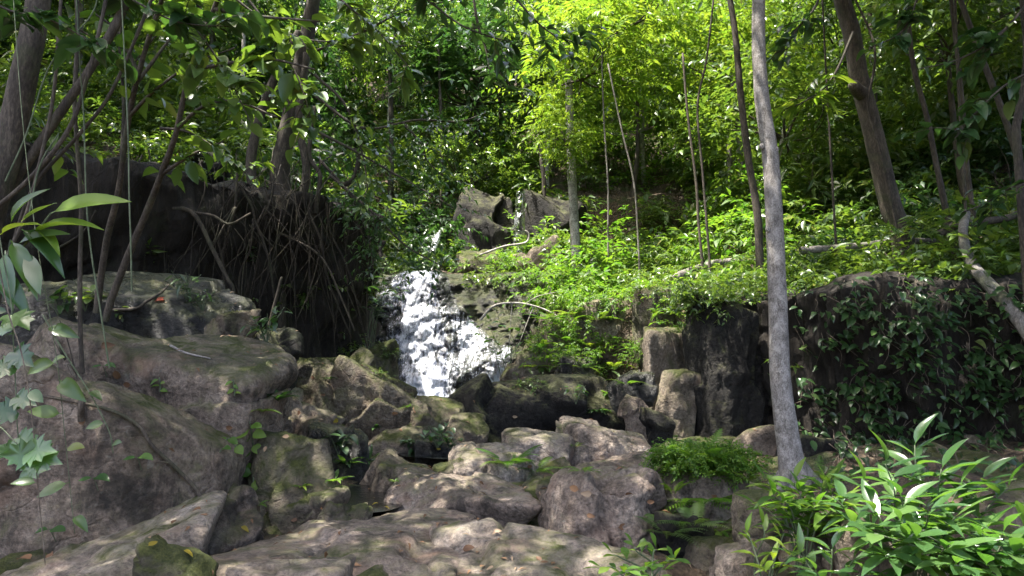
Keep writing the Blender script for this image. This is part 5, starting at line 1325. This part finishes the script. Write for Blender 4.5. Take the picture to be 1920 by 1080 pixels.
fl = [(275, 1030, 'yellow', .07), (340, 1037, 'yellow', .07), (585, 705, 'dead', .08), (632, 787, 'yellow', .10), (710, 948, 'yellow', .06), (720, 955, 'yellow', .05), (868, 1033, 'dead', .10), (895, 905, 'dead', .06), (925, 1000, 'dead', .06), (930, 1068, 'dead', .07), (900, 1070, 'dead', .06), (1170, 925, 'dead', .07), (1090, 918, 'dead', .10), (1110, 925, 'dead', .09), (1135, 855, 'dead', .07), (1155, 990, 'dead', .10), (1100, 965, 'dead', .07), (440, 800, 'dead', .08), (500, 838, 'dead', .06), (545, 820, 'dead', .07), (690, 835, 'dead', .08), (560, 770, 'dead', .07), (450, 990, 'yellow', .08), (380, 960, 'dead', .08), (330, 980, 'dead', .07), (215, 690, 'dead', .12), (190, 650, 'dead', .12), (160, 800, 'dead', .10), (60, 1055, 'dead', .14), (100, 1040, 'dead', .10), (250, 720, 'dead', .10), (640, 1000, 'dead', .05), (760, 1020, 'dead', .05), (985, 875, 'dead', .08), (820, 840, 'yellow', .05), (735, 775, 'dead', .08), (1030, 1060, 'dead', .06), (940, 1090, 'dead', .06), (800, 970, 'dead', .05), (1210, 940, 'dead', .07), (290, 568, 'red', .16), (610, 955, 'dead', .06), (560, 975, 'dead', .06), (1340, 930, 'dead', .07), (1480, 940, 'dead', .08), (960, 780, 'dead', .08), (610, 740, 'dead', .07)]
CW = {'yellow': 'yellow', 'dead': 'tan', 'red': 'red'}
for k, (u, v, kd, s) in enumerate(fl):
    p, nr = hit(u, v)
    me = LEAF[kd]['ovate'][k % 3]; o = obj('fallen_leaf', me)
    a = rsP.uniform(0, 6.28); d = Vector((math.cos(a), math.sin(a), 0)); d = (d - nr * d.dot(nr)).normalized()
    o.matrix_world = leaf_matrix(p + nr * .02, d + nr * .12, nr, s)
    near = min(ROCKS.values(), key=lambda q: (q.location - p).length)
    tag(o, ' '.join((f'{CW[kd]} fallen leaf on the ' + near['label'].split(',')[0]).split()[:16]), 'leaf', 'fallen leaves on the rocks')

# boughs reaching into the picture from trees outside it
def bough(label, pix, Y, n, leafset, shape, size, w=6, dY=0.0, twigs=5, group='leafy boughs reaching into the picture'):
    pts = [P(u, v, Y + dY * k / (len(pix) - 1)) for k, (u, v) in enumerate(pix)]; b = pts[0].copy()
    r = root('leafy_bough', b, label, 'branch', group)
    q = smooth_line([p - b for p in pts], 26); obj('stem', tube_mesh('stem', q, PX(w, Y) / 2, PX(w, Y) / 6, 6, M['bark_dark'], bump=.12), r)
    L = np.linalg.norm(q[-1] - q[0])
    lines = [q[8:]]
    for k in range(twigs):
        i = rsP.randint(6, 25); d = (q[min(i + 1, 25)] - q[max(i - 1, 0)]); d = d / (np.linalg.norm(d) + 1e-6)
        e = q[i] + d * L * .14 + rsP.normal(size=3) * L * np.array([.12, .12, .10])
        tq = smooth_line([q[i], (q[i] + e) / 2 + np.array([0, 0, .04]), e], 12); obj('twig', tube_mesh('twig', tq, PX(w, Y) / 6, PX(w, Y) / 12, 5, M['bark_dark']), r); lines.append(tq)
    for k in range(n):
        ln = lines[k % len(lines)]; i = rsP.randint(1, len(ln)); tg = Vector(ln[i] - ln[i - 1]).normalized()
        sd = tg.cross(Vector((0, 0, 1))).normalized() * (1 if rsP.rand() < .5 else -1)
        d = tg * .5 + sd * .8 + rv(.22); d.z = d.z * .6 - .12
        add_leaf(r, LEAF[leafset][shape], ln[i], d, Vector((0, 0, 1)) + rv(.3), size * rsP.uniform(.65, 1.25))
    return r
for lab, pix, Y, n, ls, sh, sz in [
    ('dark bough along the top edge above the slanting saplings', [(120, -60), (230, -10), (330, 40), (430, 50)], 5.2, 60, 'deep', 'ovate', .19),
    ('bough with big hanging leaves left of the root clad tree', [(260, -80), (350, 30), (420, 130), (470, 230)], 5.4, 60, 'mid', 'ovate', .20),
    ('green bough crossing the root clad tree near the top', [(380, -60), (470, 20), (560, 70), (650, 80)], 6.2, 60, 'mid', 'ovate', .19),
    ('leafy bough hanging before the root clad trunk', [(420, -60), (510, 60), (560, 150), (590, 250)], 6.6, 60, 'mid', 'ovate', .18),
    ('long bough drooping at the top left of the middle', [(560, -80), (640, 0), (710, 60), (770, 130)], 7.6, 80, 'mid', 'lance', .24),
    ('dark bough at the top edge above the falls', [(700, -80), (790, -10), (870, 50), (960, 80)], 8.0, 80, 'deep', 'lance', .24),
    ('second dark bough at the top edge right of the falls', [(900, -90), (970, 0), (1030, 60), (1110, 90)], 8.4, 70, 'deep', 'lance', .24),
    ('bough of hanging leaves left of the yellow green tree', [(880, -60), (900, 60), (940, 140), (990, 190)], 9.5, 70, 'deep', 'lance', .24),
    ('bough beside the top of the slender grey tree', [(1560, -80), (1530, 10), (1490, 60), (1470, 110)], 7.8, 40, 'deep', 'ovate', .17),
    ('bright pinnate bough between the slender grey tree and the leaning trunk', [(1600, 60), (1570, 130), (1540, 170), (1490, 200)], 8.6, 46, 'fresh', 'lance', .24),
    ('dark bough in the top right corner', [(1960, -40), (1880, 60), (1800, 110), (1720, 130)], 6.4, 66, 'deep', 'ovate', .19),
    ('second dark bough in the top right corner', [(1980, 120), (1900, 150), (1840, 200), (1790, 260)], 6.2, 56, 'deep', 'ovate', .18),
    ('bough along the top edge right of the leaning trunk', [(1760, -80), (1720, 0), (1690, 60), (1630, 90)], 7.0, 56, 'deep', 'ovate', .17),
    ('low dark bough at the right edge above the bank', [(1990, 330), (1920, 340), (1850, 380), (1800, 400)], 7.2, 46, 'deep', 'ovate', .16),
    ('dark bough in the top left corner before the trunk', [(-60, -20), (20, 20), (100, 40), (190, 90)], 4.8, 46, 'deep', 'ovate', .19),
    ('leafy bough at the left edge below the corner trunk', [(-80, 180), (0, 220), (80, 240), (150, 280)], 6.6, 50, 'mid', 'ovate', .17),
    ('leafy bough over the wall of roots', [(300, 240), (360, 250), (430, 300), (480, 340)], 9.2, 50, 'mid', 'ovate', .17),
    ('bough hanging right of the root clad tree', [(590, 140), (650, 200), (680, 290), (690, 360)], 10.2, 80, 'mid', 'ovate', .17)]:
    bough(lab, pix, Y, n, ls, sh, sz)
# ------------------------------------------------------------------ unseen canopy trees, added and placed to shade the gully
S3 = np.array(TO_SUN)
gaps = []  # sun paths kept free of leaves so chosen spots are lit
def gap(u, v, rad, Y=None):
    p = hit(u, v)[0] if Y is None else P(u, v, Y); gaps.append((np.array(p), rad))
for a in [(770, 560, 1.3), (760, 640, 1.5), (800, 700, 1.2), (880, 640, 1.1), (935, 700, .7),            # the falls
          (1000, 1015, .42), (1090, 1000, .28), (940, 1040, .25), (1120, 930, .2),                              # pale slab
          (1060, 830, .4), (1150, 825, .4), (960, 880, .28),
          (1040, 580, .9), (1100, 640, .9), (1230, 640, .55), (1270, 560, .8), (1150, 520, 1.0), (960, 560, .7),
          (650, 715, .35), (720, 770, .40), (830, 790, .25), (560, 690, .25), (440, 690, .18)]: gap(*a)
for a in [(1700, 940, .75, 4.2), (450, 150, .45, 6.2), (560, 100, .4, 6.3), (250, 60, .3, 5.3), (330, 200, .35, 5.4), (620, 60, .4, 7.2), (300, 260, .5, 12), (200, 200, .5, 13), (420, 120, .6, 14), (120, 120, .5, 14), (380, 40, .6, 16), (560, 300, .3, 10.5), (1600, 250, .5, 12), (1760, 200, .5, 12), (1650, 420, .4, 11), (1560, 120, .4, 9), (1850, 120, .3, 7), (1600, 930, .4, 4.4), (1810, 960, .4, 4.0), (1310, 845, .40, 6.9), (1290, 950, .22, 6.0), (1440, 960, .25, 4.9), (1450, 300, .30, 7.5), (1425, 100, .30, 7.5), (1465, 720, .18, 7.5), (400, 180, .4, 5.4), (520, 160, .4, 5.3), (90, 400, .2, 3.5), (640, 300, .5, 12), (1160, 1060, .28, 4.5)]: gap(*a)
GP_ = np.array([g[0] for g in gaps]); GRr = np.array([g[1] for g in gaps])
def keep_out_of_gaps(c):
    c = np.asarray(c)
    def f(o):
        q = o + c
        w = q[:, None] - GP_[None]; t = (w * S3).sum(-1); dist = np.linalg.norm(w - t[..., None] * S3, axis=-1)
        n = fbm(q * .9, 2)[:, None] * .35
        ok = ~((dist < (GRr[None] + .12) * (1 + n)) & (t > 0)).any(1)
        # leave the frame free
        yf = q[:, 1] * _c + (q[:, 2] - CAMZ) * _s; zz = -q[:, 1] * _s + (q[:, 2] - CAMZ) * _c
        uu = np.abs(q[:, 0]) / np.maximum(yf, .1)
        return ok & ~((yf > 0) & (zz / np.maximum(yf, .1) < .41) & (uu < .72) & (q[:, 1] < 40))
    return f
def added_shade_tree(label, foot, top, Rr, H, kind, seed, leafL=.24, dens=1.0, bark='bark_brown'):
    fz = gz(*foot); b = Vector((foot[0], foot[1], fz)); c = Vector(top)
    r = root('added_shade_tree', b, label, 'tree', 'canopy trees added to shade the gully')
    t = c - b
    obj('trunk', tube_mesh('trunk', smooth_line([(0, 0, -.3), (t.x * .12, t.y * .12, t.z * .62), (t.x * .4, t.y * .4, t.z * .92), t], 24), .16, .09, 10, M[bark], bump=.12), r)
    V, Fc, cl = crown_arrays(seed, Rr, H, int(46 * dens), 13, 10, leafL, .44, tw=.75, droop=.3, cl=.5, keep=keep_out_of_gaps(c))
    o = obj('crown', mesh_from('crown', V, Fc, M[kind], False), r, t); o['kind'] = 'stuff'
    obj('branches', branch_mesh('branches', cl, np.random.RandomState(seed), .06, M[bark], keepn=9), r, t)
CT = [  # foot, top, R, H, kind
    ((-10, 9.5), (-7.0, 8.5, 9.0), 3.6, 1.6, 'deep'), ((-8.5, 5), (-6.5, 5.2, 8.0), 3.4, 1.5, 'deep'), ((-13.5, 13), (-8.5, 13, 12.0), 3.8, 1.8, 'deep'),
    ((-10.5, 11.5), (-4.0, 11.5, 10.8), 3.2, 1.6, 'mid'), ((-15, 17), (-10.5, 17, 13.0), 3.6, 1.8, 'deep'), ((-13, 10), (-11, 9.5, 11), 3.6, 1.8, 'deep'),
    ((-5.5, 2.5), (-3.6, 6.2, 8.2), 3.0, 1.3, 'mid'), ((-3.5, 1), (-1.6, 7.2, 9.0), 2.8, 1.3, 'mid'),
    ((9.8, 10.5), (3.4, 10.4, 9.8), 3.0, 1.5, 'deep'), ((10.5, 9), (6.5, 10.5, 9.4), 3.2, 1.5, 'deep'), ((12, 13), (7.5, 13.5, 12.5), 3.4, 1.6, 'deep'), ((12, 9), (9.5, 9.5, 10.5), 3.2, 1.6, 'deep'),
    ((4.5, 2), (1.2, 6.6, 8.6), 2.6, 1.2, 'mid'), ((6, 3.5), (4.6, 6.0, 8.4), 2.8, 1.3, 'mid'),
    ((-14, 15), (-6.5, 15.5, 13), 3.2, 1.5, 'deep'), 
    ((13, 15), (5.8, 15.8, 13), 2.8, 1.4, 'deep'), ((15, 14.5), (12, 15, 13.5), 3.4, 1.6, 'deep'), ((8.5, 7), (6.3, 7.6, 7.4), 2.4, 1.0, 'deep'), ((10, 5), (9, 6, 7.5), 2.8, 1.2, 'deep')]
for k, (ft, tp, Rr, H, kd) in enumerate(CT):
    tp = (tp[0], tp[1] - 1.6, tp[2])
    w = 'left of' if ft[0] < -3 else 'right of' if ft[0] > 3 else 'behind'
    added_shade_tree(f'{["tall", "slender", "leaning"][k % 3]} canopy tree added for shade {w} the gully, crown above the picture', ft, tp, Rr, H, kd, 900 + k)
